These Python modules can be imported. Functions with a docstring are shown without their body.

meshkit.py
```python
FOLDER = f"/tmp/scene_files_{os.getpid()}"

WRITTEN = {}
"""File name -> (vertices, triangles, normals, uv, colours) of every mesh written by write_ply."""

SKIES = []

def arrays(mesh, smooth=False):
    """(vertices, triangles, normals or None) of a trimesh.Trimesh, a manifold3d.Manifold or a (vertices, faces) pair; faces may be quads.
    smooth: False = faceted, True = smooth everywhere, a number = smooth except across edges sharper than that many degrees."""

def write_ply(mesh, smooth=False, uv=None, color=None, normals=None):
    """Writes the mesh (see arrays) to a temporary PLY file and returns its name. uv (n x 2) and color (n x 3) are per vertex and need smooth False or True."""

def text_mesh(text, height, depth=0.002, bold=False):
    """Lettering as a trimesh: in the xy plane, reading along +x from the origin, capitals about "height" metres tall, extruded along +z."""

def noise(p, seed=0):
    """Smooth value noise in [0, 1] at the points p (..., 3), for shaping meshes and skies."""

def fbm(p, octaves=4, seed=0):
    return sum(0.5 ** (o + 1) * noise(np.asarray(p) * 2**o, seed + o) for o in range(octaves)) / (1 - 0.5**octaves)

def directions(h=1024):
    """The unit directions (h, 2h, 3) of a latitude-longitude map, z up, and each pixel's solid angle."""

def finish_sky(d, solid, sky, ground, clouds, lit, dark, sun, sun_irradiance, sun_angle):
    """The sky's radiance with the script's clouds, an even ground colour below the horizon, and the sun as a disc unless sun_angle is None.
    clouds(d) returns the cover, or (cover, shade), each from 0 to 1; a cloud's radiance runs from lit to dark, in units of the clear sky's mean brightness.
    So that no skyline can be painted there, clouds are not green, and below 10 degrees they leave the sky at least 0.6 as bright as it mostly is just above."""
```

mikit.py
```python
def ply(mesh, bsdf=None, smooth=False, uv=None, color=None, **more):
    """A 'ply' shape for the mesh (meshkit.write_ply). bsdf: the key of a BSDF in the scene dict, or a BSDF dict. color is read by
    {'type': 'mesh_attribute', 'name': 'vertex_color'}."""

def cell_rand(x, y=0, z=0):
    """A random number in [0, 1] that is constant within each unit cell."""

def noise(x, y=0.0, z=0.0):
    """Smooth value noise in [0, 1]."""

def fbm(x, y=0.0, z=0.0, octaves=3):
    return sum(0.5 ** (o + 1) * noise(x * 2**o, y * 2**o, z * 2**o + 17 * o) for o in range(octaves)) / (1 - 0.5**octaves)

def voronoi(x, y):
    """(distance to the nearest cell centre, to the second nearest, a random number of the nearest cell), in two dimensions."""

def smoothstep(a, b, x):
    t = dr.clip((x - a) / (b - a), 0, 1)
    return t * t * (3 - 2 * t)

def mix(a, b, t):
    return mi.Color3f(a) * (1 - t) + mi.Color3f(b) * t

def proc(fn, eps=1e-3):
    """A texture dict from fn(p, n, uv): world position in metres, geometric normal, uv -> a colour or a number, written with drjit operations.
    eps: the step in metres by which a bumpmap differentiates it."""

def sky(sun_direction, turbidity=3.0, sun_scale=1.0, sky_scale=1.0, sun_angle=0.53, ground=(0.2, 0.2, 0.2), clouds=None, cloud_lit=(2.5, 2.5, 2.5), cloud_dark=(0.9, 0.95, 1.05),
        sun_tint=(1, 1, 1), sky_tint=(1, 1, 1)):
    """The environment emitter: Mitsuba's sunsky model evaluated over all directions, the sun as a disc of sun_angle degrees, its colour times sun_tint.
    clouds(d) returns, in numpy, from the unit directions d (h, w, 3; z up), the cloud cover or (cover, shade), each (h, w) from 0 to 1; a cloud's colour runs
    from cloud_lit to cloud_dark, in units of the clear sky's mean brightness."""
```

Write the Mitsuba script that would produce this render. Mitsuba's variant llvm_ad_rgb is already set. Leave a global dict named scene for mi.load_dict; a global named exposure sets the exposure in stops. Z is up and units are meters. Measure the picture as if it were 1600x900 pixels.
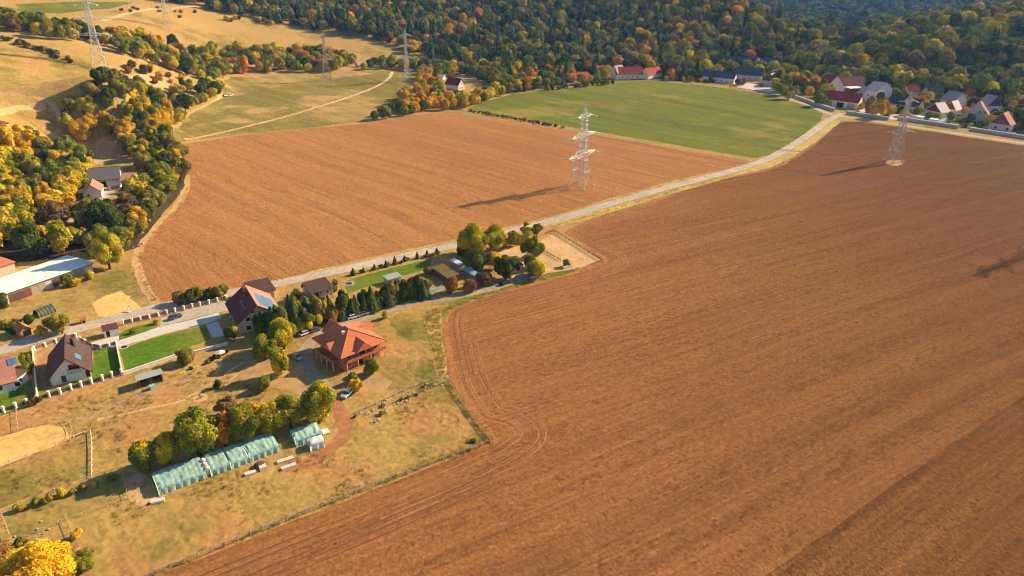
import math, random
import numpy as np, trimesh, shapely
from shapely.geometry import Polygon, LineString, Point, box
from scipy.interpolate import RBFInterpolator, RegularGridInterpolator
import drjit as dr
import mitsuba as mi
import mikit, meshkit
from mikit import noise, fbm, voronoi, cell_rand, smoothstep, mix

T = mi.ScalarTransform4f
scene, labels = {}, {}

# ---------------------------------------------------------------- camera, sky, exposure
CAM_H, PITCH, ROLL, FOCAL = 105.0, math.radians(25.0), math.radians(-1.5), 1067.0     # focal length in pixels of a 1600 x 900 frame
FWD = np.array([0, math.cos(PITCH), -math.sin(PITCH)])
_up = np.array([0, math.sin(PITCH), math.cos(PITCH)]); _rt = np.array([1.0, 0, 0])
RIGHT = _rt * math.cos(ROLL) - _up * math.sin(ROLL)
UP = _up * math.cos(ROLL) + _rt * math.sin(ROLL)
EYE = np.array([0, 0, CAM_H])
SUN_AZ, SUN_EL = math.radians(57.0), math.radians(29.0)
SUN = np.array([math.sin(SUN_AZ) * math.cos(SUN_EL), math.cos(SUN_AZ) * math.cos(SUN_EL), math.sin(SUN_EL)])
scene['air'] = {'type': 'homogeneous', 'albedo': {'type': 'rgb', 'value': [0.93, 0.95, 0.97]},
                'sigma_t': {'type': 'rgb', 'value': [0.000015, 0.000036, 0.000095]}, 'phase': {'type': 'isotropic'}}
scene['camera'] = {'type': 'perspective', 'fov_axis': 'x', 'fov': 2 * math.degrees(math.atan(800 / FOCAL)), 'near_clip': 1.0, 'far_clip': 12000.0,
                   'to_world': T().look_at(origin=EYE.tolist(), target=(EYE + FWD).tolist(), up=UP.tolist()), 'medium': {'type': 'ref', 'id': 'air'}}
scene['sky'] = mikit.sky(SUN.tolist(), turbidity=3.0, sun_scale=1.2, sky_scale=0.85, sun_tint=(1.0, 0.965, 0.90))
exposure = 2.32

# ---------------------------------------------------------------- survey helpers (a survey mark of the drone picture -> a point of the place)
def view_ray(px, py):
    d = FWD * FOCAL + RIGHT * (px - 800) - UP * (py - 450)
    return d / np.linalg.norm(d)

def on_ray(px, py, dist):
    d = view_ray(px, py)
    return EYE + d * (dist / math.hypot(d[0], d[1]))

def flat(px, py):
    d = view_ray(px, py)
    return EYE + d * (-CAM_H / d[2])

# ---------------------------------------------------------------- terrain
_c = []
for px, py, d in [(155, 108, 500), (0, 60, 640), (0, 130, 520), (0, 190, 455), (0, 240, 430), (0, 300, 395), (60, 270, 420), (100, 130, 530), (80, 190, 480), (-150, 130, 480), (-150, 60, 600),
                  (-150, 220, 410), (200, 80, 650), (230, 140, 590), (130, 230, 468), (200, 25, 860), (300, 25, 930), (400, 10, 1040), (330, 60, 850), (450, 70, 880), (560, 65, 900),
                  (440, 35, 980), (250, 90, 700), (350, 110, 735), (100, 50, 700), (0, 20, 900), (-150, 10, 900), (560, 45, 960),
                  (510, 127, 716), (560, 108, 770), (635, 122, 724), (640, 85, 880), (700, 60, 960), (700, 20, 1100), (560, 20, 1090), (700, -10, 1260), (450, -10, 1200), (820, 60, 985), (820, 10, 1160), (850, -20, 1290),
                  (1000, 76, 965), (1000, 45, 1070), (1000, 12, 1180), (1080, 2, 1190), (1120, 20, 1140), (1080, 60, 1010), (1175, 22, 1125), (1160, 66, 1000), (1235, 50, 1085), (1220, 80, 960), (1272, 72, 1060), (1302, 94, 1000), (1302, 96, 1150),
                 (1335, 80, 1020), (1365, 64, 1075), (1380, 84, 1010), (1425, 44, 1150), (1450, 66, 1080), (1505, 34, 1215), (1520, 58, 1120), (1600, 33, 1240), (1600, 56, 1150), (1400, 105, 930), (1500, 106, 940), (1600, 106, 960), (1700, 60, 1150), (1700, 110, 960), (1700, 30, 1300)]:
    p = on_ray(px, py, d); _c.append((p[0], p[1], p[2]))
for px, py in [(265, 205), (350, 155), (280, 230), (0, 360), (0, 420), (100, 350), (0, 500), (0, 700), (-200, 500), (-200, 360), (220, 300), (150, 290), (250, 260), (420, 200), (420, 140), (560, 190), (560, 140),
               (700, 176), (700, 140), (700, 112), (800, 130), (800, 112), (950, 128), (950, 112), (1090, 130), (1090, 112), (1250, 150), (1250, 120), (1310, 180), (1350, 130), (1450, 160), (1550, 180), (1600, 160), (1500, 140),
               (1600, 230), (1750, 250), (1750, 180), (300, 300), (500, 300), (700, 300), (900, 300), (1100, 300), (1300, 300), (1500, 300), (1750, 300), (200, 450), (500, 450), (800, 450), (1200, 450), (1600, 450), (0, 900), (800, 900), (1600, 900), (2000, 450), (-300, 900)]:
    p = flat(px, py); _c.append((p[0], p[1], 0.0))
for az, d, z in [(-60, 700, 35), (-60, 1100, 70), (-40, 1300, 75), (-30, 1700, 80), (-55, 1700, 90), (-15, 1700, 90), (0, 1800, 95), (-42, 2300, 120), (-20, 2400, 120), (0, 2500, 130),
                 (12, 1600, 35), (17, 1500, 10), (21, 1380, 10), (24, 1300, 10), (24, 1600, 0), (27, 1650, 8), (33, 1800, 15), (40, 1800, 25), (17, 1900, 0), (24, 1900, 0), (32, 2150, 0), (40, 2150, 5), (17, 2400, 20), (24, 2400, 20), (32, 2500, 20), (40, 2500, 25), (14, 2900, 130), (20, 2900, 120), (26, 2950, 130), (32, 3000, 120), (38, 3000, 140), (60, 1500, 60), (60, 900, 20), (60, 2200, 100),
                 (0, 3300, 170), (14, 3500, 230), (20, 3500, 240), (30, 3500, 230), (40, 3500, 240), (-25, 3200, 160), (-50, 3200, 150), (65, 3200, 150), (-75, 1500, 60), (80, 1500, 20), (120, 1500, 0), (-120, 1500, 10), (180, 1200, 0), (90, 700, 0), (-90, 600, 5), (150, 500, 0), (-150, 500, 0)]:
    a = math.radians(az); _c.append((d * math.sin(a), d * math.cos(a), z))
_c = np.array(_c)
_rbf = RBFInterpolator(_c[:, :2], _c[:, 2], kernel='thin_plate_spline', smoothing=12.0)
GX = np.unique(np.concatenate([np.arange(-4000, -1000, 200), np.arange(-1000, 1000, 12.5), np.arange(1000, 4001, 200)])).astype(float)
GY = np.unique(np.concatenate([np.arange(-1500, 0, 150), np.arange(0, 1300, 12.5), np.arange(1300, 1700, 50), np.arange(1700, 4501, 200)])).astype(float)
_gx, _gy = np.meshgrid(GX, GY, indexing='ij')
_z = _rbf(np.stack([_gx.ravel(), _gy.ravel()], 1)).reshape(_gx.shape)
_z = np.where(_z > 1.5, _z - 1.5, 0.0)
_k = np.clip(_z / 6, 0, 1)
_z = _z + _k * (meshkit.fbm(np.stack([_gx / 60, _gy / 60, 0 * _gx], -1), 3, 5) - 0.5) * 7
_z = np.maximum(_z, 0)
GZ = _z
_lin = RegularGridInterpolator((GX, GY), GZ, bounds_error=False, fill_value=0.0)

def ground_z(x, y):
    """Height of the triangulated ground (two triangles per cell, split along the (0,0)-(1,1) diagonal)."""
    x, y = np.asarray(x, float), np.asarray(y, float)
    i = np.clip(np.searchsorted(GX, x, 'right') - 1, 0, len(GX) - 2); j = np.clip(np.searchsorted(GY, y, 'right') - 1, 0, len(GY) - 2)
    u = (x - GX[i]) / (GX[i + 1] - GX[i]); v = (y - GY[j]) / (GY[j + 1] - GY[j])
    a, b, c, d = GZ[i, j], GZ[i + 1, j], GZ[i + 1, j + 1], GZ[i, j + 1]
    return np.where(u >= v, a + (b - a) * u + (c - b) * v, a + (d - a) * v + (c - d) * u)

def G(px, py):
    """The point of the ground seen at a survey mark."""
    d = view_ray(px, py)
    h = math.hypot(d[0], d[1])
    s = np.arange(80, 3800, 4.0)
    x, y, z = d[0] / h * s, d[1] / h * s, CAM_H + d[2] / h * s
    below = z < ground_z(x, y)
    if not below.any():
        return np.array([x[-1], y[-1], float(ground_z(x[-1], y[-1]))])
    k = int(np.argmax(below)); lo, hi = s[max(k - 1, 0)], s[k]
    for _ in range(25):
        m = (lo + hi) / 2
        if CAM_H + d[2] / h * m < float(ground_z(d[0] / h * m, d[1] / h * m)):
            hi = m
        else:
            lo = m
    x, y = d[0] / h * hi, d[1] / h * hi
    return np.array([x, y, float(ground_z(x, y))])

def GL(pts, step=60):
    """Survey marks of an outline or a line -> plan coordinates (n, 2)."""
    return np.array([G(*p)[:2] for p in pts])

def project(p):
    q = np.asarray(p, float) - EYE; w = q @ FWD
    return 800 + FOCAL * (q @ RIGHT) / w, 450 - FOCAL * (q @ UP) / w

def smooth_line(pts, n=6):
    """A Catmull-Rom curve through the plan points."""
    p = np.asarray(pts, float)
    q = np.vstack([2 * p[0] - p[1], p, 2 * p[-1] - p[-2]])
    out = []
    for i in range(1, len(q) - 2):
        for t in np.arange(n) / n:
            a, b, c, d = q[i - 1], q[i], q[i + 1], q[i + 2]
            out.append(0.5 * (2 * b + (c - a) * t + (2 * a - 5 * b + 4 * c - d) * t**2 + (3 * b - a - 3 * c + d) * t**3))
    out.append(p[-1])
    return np.array(out)

def smooth_ring(pts, n=5):
    p = np.asarray(pts, float)
    out = []
    m = len(p)
    for i in range(m):
        a, b, c, d = p[i - 1], p[i], p[(i + 1) % m], p[(i + 2) % m]
        for t in np.arange(n) / n:
            out.append(0.5 * (2 * b + (c - a) * t + (2 * a - 5 * b + 4 * c - d) * t**2 + (3 * b - a - 3 * c + d) * t**3))
    return np.array(out)

def shape(mesh, bsdf, smooth=False, **more):
    return mikit.ply(mesh, 'surface_' + bsdf, smooth, **more)

# ---------------------------------------------------------------- naming
_used = {}
def numbered(name):
    k = _used.get(name, 0); _used[name] = k + 1
    return name if k == 0 else f'{name}_{k:03d}'

def put(key, mesh, bsdf, smooth=False, **more):
    key = numbered(key)
    scene[key] = shape(mesh, bsdf, smooth, **more)
    return key

def thing(name, label, cat, group=None, kind=None):
    key = numbered(name)
    labels[key] = {'label': label, 'category': cat}
    if group: labels[key]['group'] = group
    if kind: labels[key]['kind'] = kind
    return key

def part(parent, name, mesh, bsdf, smooth=False, label=None, kind=None, **more):
    k = put(parent + '__' + name, mesh, bsdf, smooth, **more)
    if label: labels.setdefault(k, {})['label'] = label
    if kind: labels.setdefault(k, {})['kind'] = kind
    return k

def struct(name, label, cat, kind='structure'):
    labels[name] = {'label': label, 'category': cat, 'kind': kind}

# ---------------------------------------------------------------- materials
def rgb(*c): return {'type': 'rgb', 'value': list(c)}
def diffuse(name, c): scene['surface_' + name] = {'type': 'twosided', 'bsdf': {'type': 'diffuse', 'reflectance': c if isinstance(c, dict) else rgb(*c)}}
def rough(name, c, r=0.6, metal=0.0, spec=0.3): scene['surface_' + name] = {'type': 'twosided', 'bsdf': {'type': 'principled', 'base_color': c if isinstance(c, dict) else rgb(*c), 'roughness': r, 'metallic': metal, 'specular': spec}}
def bumped(name, c, height, scale, eps=0.15, r=0.95):
    scene['surface_' + name] = {'type': 'twosided', 'bsdf': {'type': 'bumpmap', 'scale': scale, 'height': mikit.proc(height, eps=eps),
                   'nested': {'type': 'principled', 'base_color': mikit.proc(c), 'roughness': r, 'specular': 0.05}}}

def soil(angle, bend, warm, dark, east_shade=0.0):
    """Ploughed earth: passes of the plough along a bearing, clods, dry lighter crests; darkened to the east, with sun-side shading and vignette put into the colour."""
    ca, sa = math.cos(angle), math.sin(angle)
    def rows(p):
        wob = (fbm(p.x * 0.008, p.y * 0.008, 3.0, 2) - 0.5) * bend
        return p.x * ca + p.y * sa, -p.x * sa + p.y * ca + wob
    def colour(p, n, uv):
        a, b = rows(p)
        big = fbm(p.x * 0.007, p.y * 0.007, 1.0, 3)
        strip = fbm(a * 0.006, b * 0.20, 5.0, 3)
        fine = fbm(a * 0.03, b * 1.3, 9.0, 3)
        clod = fbm(p.x * 1.7, p.y * 1.7, 2.0, 3)
        line = smoothstep(0.60, 0.78, noise(a * 0.006, b * 0.42, 21.0)) * noise(a * 0.15, b * 0.5, 22.0)
        pit = smoothstep(0.66, 0.80, noise(a * 0.9, b * 1.5, 31.0)) * smoothstep(0.35, 0.6, noise(a * 0.03, b * 0.4, 32.0))
        fleck = smoothstep(0.74, 0.84, noise(a * 0.8, b * 2.2, 33.0))
        t = smoothstep(0.20, 0.80, 0.34 * big + 0.30 * strip + 0.36 * fine)
        if east_shade: t = t * (1 - 0.30 * east_shade * smoothstep(20.0, 260.0, p.x + 60 * (big - 0.5)))
        base = mix(dark, warm, t) * (1 - 0.20 * line) * (1 - 0.24 * pit) * (1 + 0.18 * fleck)
        if east_shade: base = base * (1 - east_shade * 0.46 * smoothstep(-40.0, 240.0, p.x + 80 * (big - 0.5) - 0.16 * (p.y - 200)))  # eastward ramp: shading towards the sun and lens vignette painted into the soil colour
        return base * (0.68 + 0.64 * clod)
    def height(p, n, uv):
        a, b = rows(p)
        ridge = 0.5 + 0.5 * dr.sin(b * 2.3 + 1.5 * noise(a * 0.05, b * 0.3, 4.0))
        furrow = fbm(a * 0.12, b * 1.1, 7.0, 2)
        clod = fbm(p.x * 2.6, p.y * 2.6, 11.0, 3)
        return 0.10 * ridge * noise(a * 0.02, b * 0.08, 8.0) + 0.07 * furrow + 0.19 * clod
    return colour, height

def grassland(green, tan, bare, bias, scale=1.0, mow=None):
    def colour(p, n, uv):
        x, y = p.x * scale, p.y * scale
        a = fbm(x * 0.022, y * 0.022, 1.0, 4)
        b = fbm(x * 0.09, y * 0.09, 4.0, 3)
        c = fbm(x * 0.7, y * 0.7, 7.0, 3)
        t = smoothstep(0.36, 0.64, 0.55 * a + 0.25 * b + 0.2 * c + bias)
        u = smoothstep(0.56, 0.70, 0.6 * fbm(x * 0.03 + 40, y * 0.03, 2.0, 4) + 0.4 * b)
        col = mix(mix(green, tan, t), bare, u)
        if mow is not None:
            ca, sa = math.cos(mow), math.sin(mow)
            s, q = p.x * ca + p.y * sa, -p.x * sa + p.y * ca
            col = col * (0.76 + 0.48 * fbm(s * 0.008, q * 0.16, 3.0, 3))
        return col * (0.70 + 0.60 * fbm(p.x * 1.1, p.y * 1.1, 12.0, 3))
    def height(p, n, uv):
        return 0.5 * fbm(p.x * 0.9, p.y * 0.9, 5.0, 3) + 0.5 * noise(p.x * 0.25, p.y * 0.25, 6.0)
    return colour, height

ROW_A, ROW_B = math.radians(90 - 59), math.radians(90 + 47)
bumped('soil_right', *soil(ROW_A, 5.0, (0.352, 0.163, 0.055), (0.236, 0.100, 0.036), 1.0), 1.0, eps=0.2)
bumped('soil_left', *soil(ROW_B, 9.0, (0.430, 0.208, 0.073), (0.305, 0.137, 0.050)), 0.8, eps=0.2)
bumped('grass_dry', *grassland((0.185, 0.155, 0.034), (0.40, 0.265, 0.088), (0.43, 0.235, 0.088), 0.12), 0.5, eps=0.2)
bumped('grass_hill', *grassland((0.200, 0.170, 0.040), (0.37, 0.265, 0.088), (0.42, 0.27, 0.11), -0.12, 0.6, mow=2.4), 0.4, eps=0.2)
bumped('grass_green', *grassland((0.135, 0.160, 0.020), (0.185, 0.190, 0.026), (0.23, 0.205, 0.040), -0.10, 0.5, mow=ROW_B - 0.1), 0.35, eps=0.2)
bumped('village_grass', *grassland((0.070, 0.085, 0.020), (0.15, 0.125, 0.045), (0.30, 0.22, 0.12), 0.0, 1.2), 0.3, eps=0.2)
bumped('lawn', *grassland((0.090, 0.180, 0.014), (0.15, 0.200, 0.020), (0.22, 0.19, 0.045), -0.05, 1.6), 0.2, eps=0.2)

def grit(base, spread, freq):
    def f(p, n, uv):
        return mi.Color3f(base) * (1 - spread + 2 * spread * (0.6 * fbm(p.x * freq, p.y * freq, p.z * freq, 4) + 0.4 * fbm(p.x * freq * 0.12, p.y * freq * 0.12, 3.0, 3)))
    return f
rough('asphalt', mikit.proc(grit((0.44, 0.385, 0.32), 0.42, 0.9)), 0.9)
rough('dirt', mikit.proc(grit((0.50, 0.32, 0.15), 0.45, 0.8)), 0.95)
rough('sand', mikit.proc(grit((0.56, 0.36, 0.17), 0.45, 0.9)), 0.95)
bumped('grass_olive', *grassland((0.165, 0.145, 0.030), (0.30, 0.225, 0.062), (0.40, 0.24, 0.085), -0.02), 0.5, eps=0.2)
rough('earth', mikit.proc(grit((0.41, 0.255, 0.110), 0.5, 0.5)), 0.95)
rough('gravel', mikit.proc(grit((0.34, 0.27, 0.20), 0.45, 1.0)), 0.95)
rough('straw', mikit.proc(grit((0.66, 0.43, 0.14), 0.45, 1.0)), 0.95)
bumped('soil_edge', *soil(0.4, 20.0, (0.42, 0.205, 0.072), (0.30, 0.138, 0.050)), 0.7, eps=0.2)
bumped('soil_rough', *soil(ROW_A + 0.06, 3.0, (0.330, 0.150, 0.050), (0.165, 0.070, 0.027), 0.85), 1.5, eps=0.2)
rough('soil_damp', mikit.proc(grit((0.190, 0.082, 0.030), 0.6, 0.9)), 0.95); rough('crop_dark', mikit.proc(grit((0.10, 0.115, 0.018), 0.4, 0.6)), 0.95); rough('soil_left_damp', mikit.proc(grit((0.270, 0.122, 0.044), 0.6, 0.9)), 0.95); rough('soil_dark', (0.15, 0.062, 0.025), 0.95); rough('soil_light', mikit.proc(grit((0.330, 0.155, 0.054), 0.6, 0.9)), 0.95)
bumped('grass_lush', *grassland((0.140, 0.140, 0.026), (0.33, 0.245, 0.070), (0.40, 0.25, 0.085), 0.0), 0.5, eps=0.2)
bumped('meadow_orange', *grassland((0.30, 0.21, 0.055), (0.44, 0.27, 0.085), (0.46, 0.25, 0.09), 0.05), 0.4, eps=0.2)
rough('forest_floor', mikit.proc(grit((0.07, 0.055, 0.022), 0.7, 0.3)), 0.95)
# ---------------------------------------------------------------- ground and sheets
def rect_mesh():
    nx, ny = len(GX), len(GY)
    v = np.stack([_gx.ravel(), _gy.ravel(), GZ.ravel()], 1)
    idx = np.arange(nx * ny).reshape(nx, ny)
    a, b, c, d = idx[:-1, :-1].ravel(), idx[1:, :-1].ravel(), idx[1:, 1:].ravel(), idx[:-1, 1:].ravel()
    return v, np.vstack([np.stack([a, b, c], 1), np.stack([a, c, d], 1)])
GV, GF = rect_mesh()
scene['ground'] = shape((GV, GF), 'grass_dry', True)
struct('ground', 'dry olive and tan grassland that runs under everything', 'ground')

_tri2 = GV[GF][:, :, :2]
_tmin, _tmax = _tri2.min(1), _tri2.max(1)

def drape(poly, lift):
    """A polygon laid exactly on the triangulated ground, lifted by so many metres."""
    if isinstance(poly, np.ndarray): poly = Polygon(poly)
    poly = poly.buffer(0)
    x0, y0, x1, y1 = poly.bounds
    k = np.nonzero((_tmax[:, 0] > x0) & (_tmin[:, 0] < x1) & (_tmax[:, 1] > y0) & (_tmin[:, 1] < y1))[0]
    tris = shapely.polygons(_tri2[k])
    shapely.prepare(poly)
    inside = shapely.contains_properly(poly, tris)
    vs, fs, n = [], [], 0
    def emit(v2, f, t):
        nonlocal n
        a, b, c = GV[GF[t]]
        nn = np.cross(b - a, c - a)
        z = a[2] - (nn[0] * (v2[:, 0] - a[0]) + nn[1] * (v2[:, 1] - a[1])) / nn[2]
        vs.append(np.column_stack([v2, z + lift])); fs.append(np.asarray(f) + n); n += len(v2)
    for t in k[inside]:
        emit(_tri2[t], [[0, 1, 2]], t)
    rest = k[~inside]
    for t, g in zip(rest, shapely.intersection(tris[~inside], poly)):
        for q in getattr(g, 'geoms', [g]):
            if q.geom_type != 'Polygon' or q.area < 1e-4: continue
            v2, f = trimesh.creation.triangulate_polygon(q, engine='earcut')
            f = np.asarray(f); v2 = np.asarray(v2)
            cr = (v2[f[:, 1], 0] - v2[f[:, 0], 0]) * (v2[f[:, 2], 1] - v2[f[:, 0], 1]) - (v2[f[:, 1], 1] - v2[f[:, 0], 1]) * (v2[f[:, 2], 0] - v2[f[:, 0], 0])
            f[cr < 0] = f[cr < 0][:, ::-1]
            emit(v2, f, t)
    return np.vstack(vs), np.vstack(fs)

def sheet(name, poly, bsdf, level, label, cat='ground'):
    key = numbered(name)
    scene[key] = shape(drape(poly, 0.004 * level), bsdf)
    labels[key] = {'label': label, 'category': cat, 'kind': 'structure'}
    return key

def road(name, pts, width, bsdf, level, label, cat='road', wob=0.0, seed=0):
    line = smooth_line(GL(pts), 5)
    p = LineString(line).buffer(width / 2, cap_style='flat', join_style='round')
    if wob:
        r = np.array(p.exterior.coords)[:-1]
        r = np.array(Polygon(r).segmentize(2.5).exterior.coords)[:-1]
        r += (np.stack([meshkit.noise(np.column_stack([r / 3.0, 0 * r[:, 0] + k]), seed + k) for k in (1, 2)], 1) - 0.5) * 2 * wob
        p = Polygon(r).buffer(0)
    sheet(name, p, bsdf, level, label, cat)
    return line

def ragged(poly, amp, scale=3.0, seed=0):
    r = np.array(Polygon(poly).buffer(0).segmentize(scale * 0.8).exterior.coords)[:-1] if not hasattr(poly, 'exterior') else np.array(poly.segmentize(scale * 0.8).exterior.coords)[:-1]
    r = r + (np.stack([meshkit.fbm(np.column_stack([r / scale, 0 * r[:, 0] + k]), 3, seed + k) for k in (1, 2)], 1) - 0.5) * 2 * amp
    return Polygon(r).buffer(0)

FIELD_R = [(235, 905), (765, 692), (742, 662), (716, 622), (701, 585), (693, 540), (689, 508), (695, 487), (715, 474), (765, 458), (840, 438), (905, 421), (941, 406), (918, 390), (882, 364), (905, 349), (950, 334), (1050, 303),
           (1150, 275), (1205, 263), (1238, 247), (1275, 222), (1314, 190), (1345, 190), (1400, 197.5), (1500, 212.5), (1600, 227.5), (1750, 253), (2300, 420), (2300, 1150), (100, 1150), (0, 1000)]
FIELD_L = [(262, 477), (243, 468), (228, 443), (219, 412), (226, 386), (251, 356), (281, 326), (298, 292), (294, 265), (280, 240), (275, 226), (330, 219), (400, 208), (500, 199), (560, 194), (600, 187), (645, 179), (700, 175), (745, 181),
           (800, 190), (900, 206), (1000, 223), (1100, 240), (1172, 251), (1140, 264), (1050, 287), (950, 315), (860, 343), (800, 357), (720, 377), (600, 403), (480, 431), (430, 441), (390, 451), (345, 461), (300, 469)]
FIELD_G = [(728, 170), (760, 158), (800, 147), (850, 141), (900, 136), (960, 129), (1010, 126), (1090, 132), (1180, 145), (1230, 157), (1262, 166), (1286, 178), (1282, 188), (1262, 205), (1235, 224), (1200, 243), (1178, 247), (1100, 234), (1000, 217), (900, 200), (820, 186), (760, 178)]
MEADOW = [(263, 220), (268, 200), (290, 183), (325, 164), (350, 147), (342, 132), (362, 120), (450, 117), (500, 118), (560, 112), (620, 110), (655, 115), (650, 135), (630, 158), (600, 180), (560, 190), (480, 200), (390, 208), (300, 219)]
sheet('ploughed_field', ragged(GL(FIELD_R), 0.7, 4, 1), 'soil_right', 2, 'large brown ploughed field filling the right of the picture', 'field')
sheet('ploughed_field', ragged(GL(FIELD_L), 0.7, 4, 2), 'soil_left', 2, 'orange brown ploughed field with the pale lattice pylon standing in it', 'field')
sheet('green_field', ragged(GL(FIELD_G), 0.7, 5, 3), 'grass_green', 1, 'green crop field between the village and the ploughed field', 'field')
sheet('meadow', ragged(GL(MEADOW), 1.0, 6, 4), 'grass_hill', 1, 'tan meadow crossed by a pale track below the wooded band', 'meadow')
road('country_road', [(-40, 561), (0, 548), (60, 529), (130, 511), (190, 496), (240, 482), (290, 471), (340, 461), (400, 449), (440, 441), (540, 420), (640, 398), (720, 381), (800, 360), (860, 346), (950, 319), (1050, 291), (1150, 265), (1200, 248), (1240, 226), (1275, 202), (1298, 186), (1318, 177)], 6.0, 'asphalt', 4, 'long pale asphalt road running between the two ploughed fields to the village', wob=0.25)
road('village_road', [(1225, 152), (1260, 163), (1300, 179), (1345, 186), (1400, 194), (1500, 209), (1600, 224), (1700, 241)], 5.0, 'asphalt', 5, 'pale road along the long village wall at the edge of the field', wob=0.2)
road('field_track', [(258, 482), (240, 466), (223, 441), (213, 410), (220, 385), (246, 352), (276, 322), (292, 291), (288, 263), (273, 240), (264, 217), (268, 200), (290, 182), (322, 164), (348, 148)], 2.9, 'dirt', 4, 'sandy farm track curving round the end of the ploughed field', 'track', wob=0.5)
road('meadow_track', [(613, 112), (608, 122), (590, 134), (550, 150), (500, 166), (440, 184), (400, 194), (350, 206), (290, 218)], 3.4, 'sand', 4, 'pale track curving across the tan meadow', 'track', wob=0.4)
road('lane', [(850, 424), (800, 440), (740, 457), (660, 470), (600, 486), (560, 499), (530, 507), (505, 520), (478, 545), (475, 565), (500, 598), (522, 624)], 4.2, 'gravel', 4, 'narrow grey lane past the red tiled house and the parked cars', wob=0.4)

def headland(ring, a, b, width, name, label, seed, closed=False):
    """The turning strip along part of a field's edge."""
    pts = GL(ring[a:b]); line = LineString(smooth_line(pts, 4))
    strip = line.buffer(width, cap_style='flat').intersection(Polygon(GL(ring)).buffer(-0.5))
    sheet(name, ragged(max(getattr(strip, 'geoms', [strip]), key=lambda g: g.area), 0.9, 3.5, seed), 'soil_edge', 3, label, 'field edge')
headland(FIELD_R, 1, 18, 2.4, 'headland', 'lighter turning strip along the left edge of the brown field', 5)
headland(FIELD_R, 18, 24, 1.6, 'headland', 'lighter turning strip below the country road', 6)
headland(FIELD_L, 0, 12, 3.0, 'headland', 'lighter curved turning strip at the left end of the orange brown field', 7)
headland(FIELD_L, 23, 34, 2.0, 'headland', 'lighter turning strip above the country road', 8)

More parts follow.
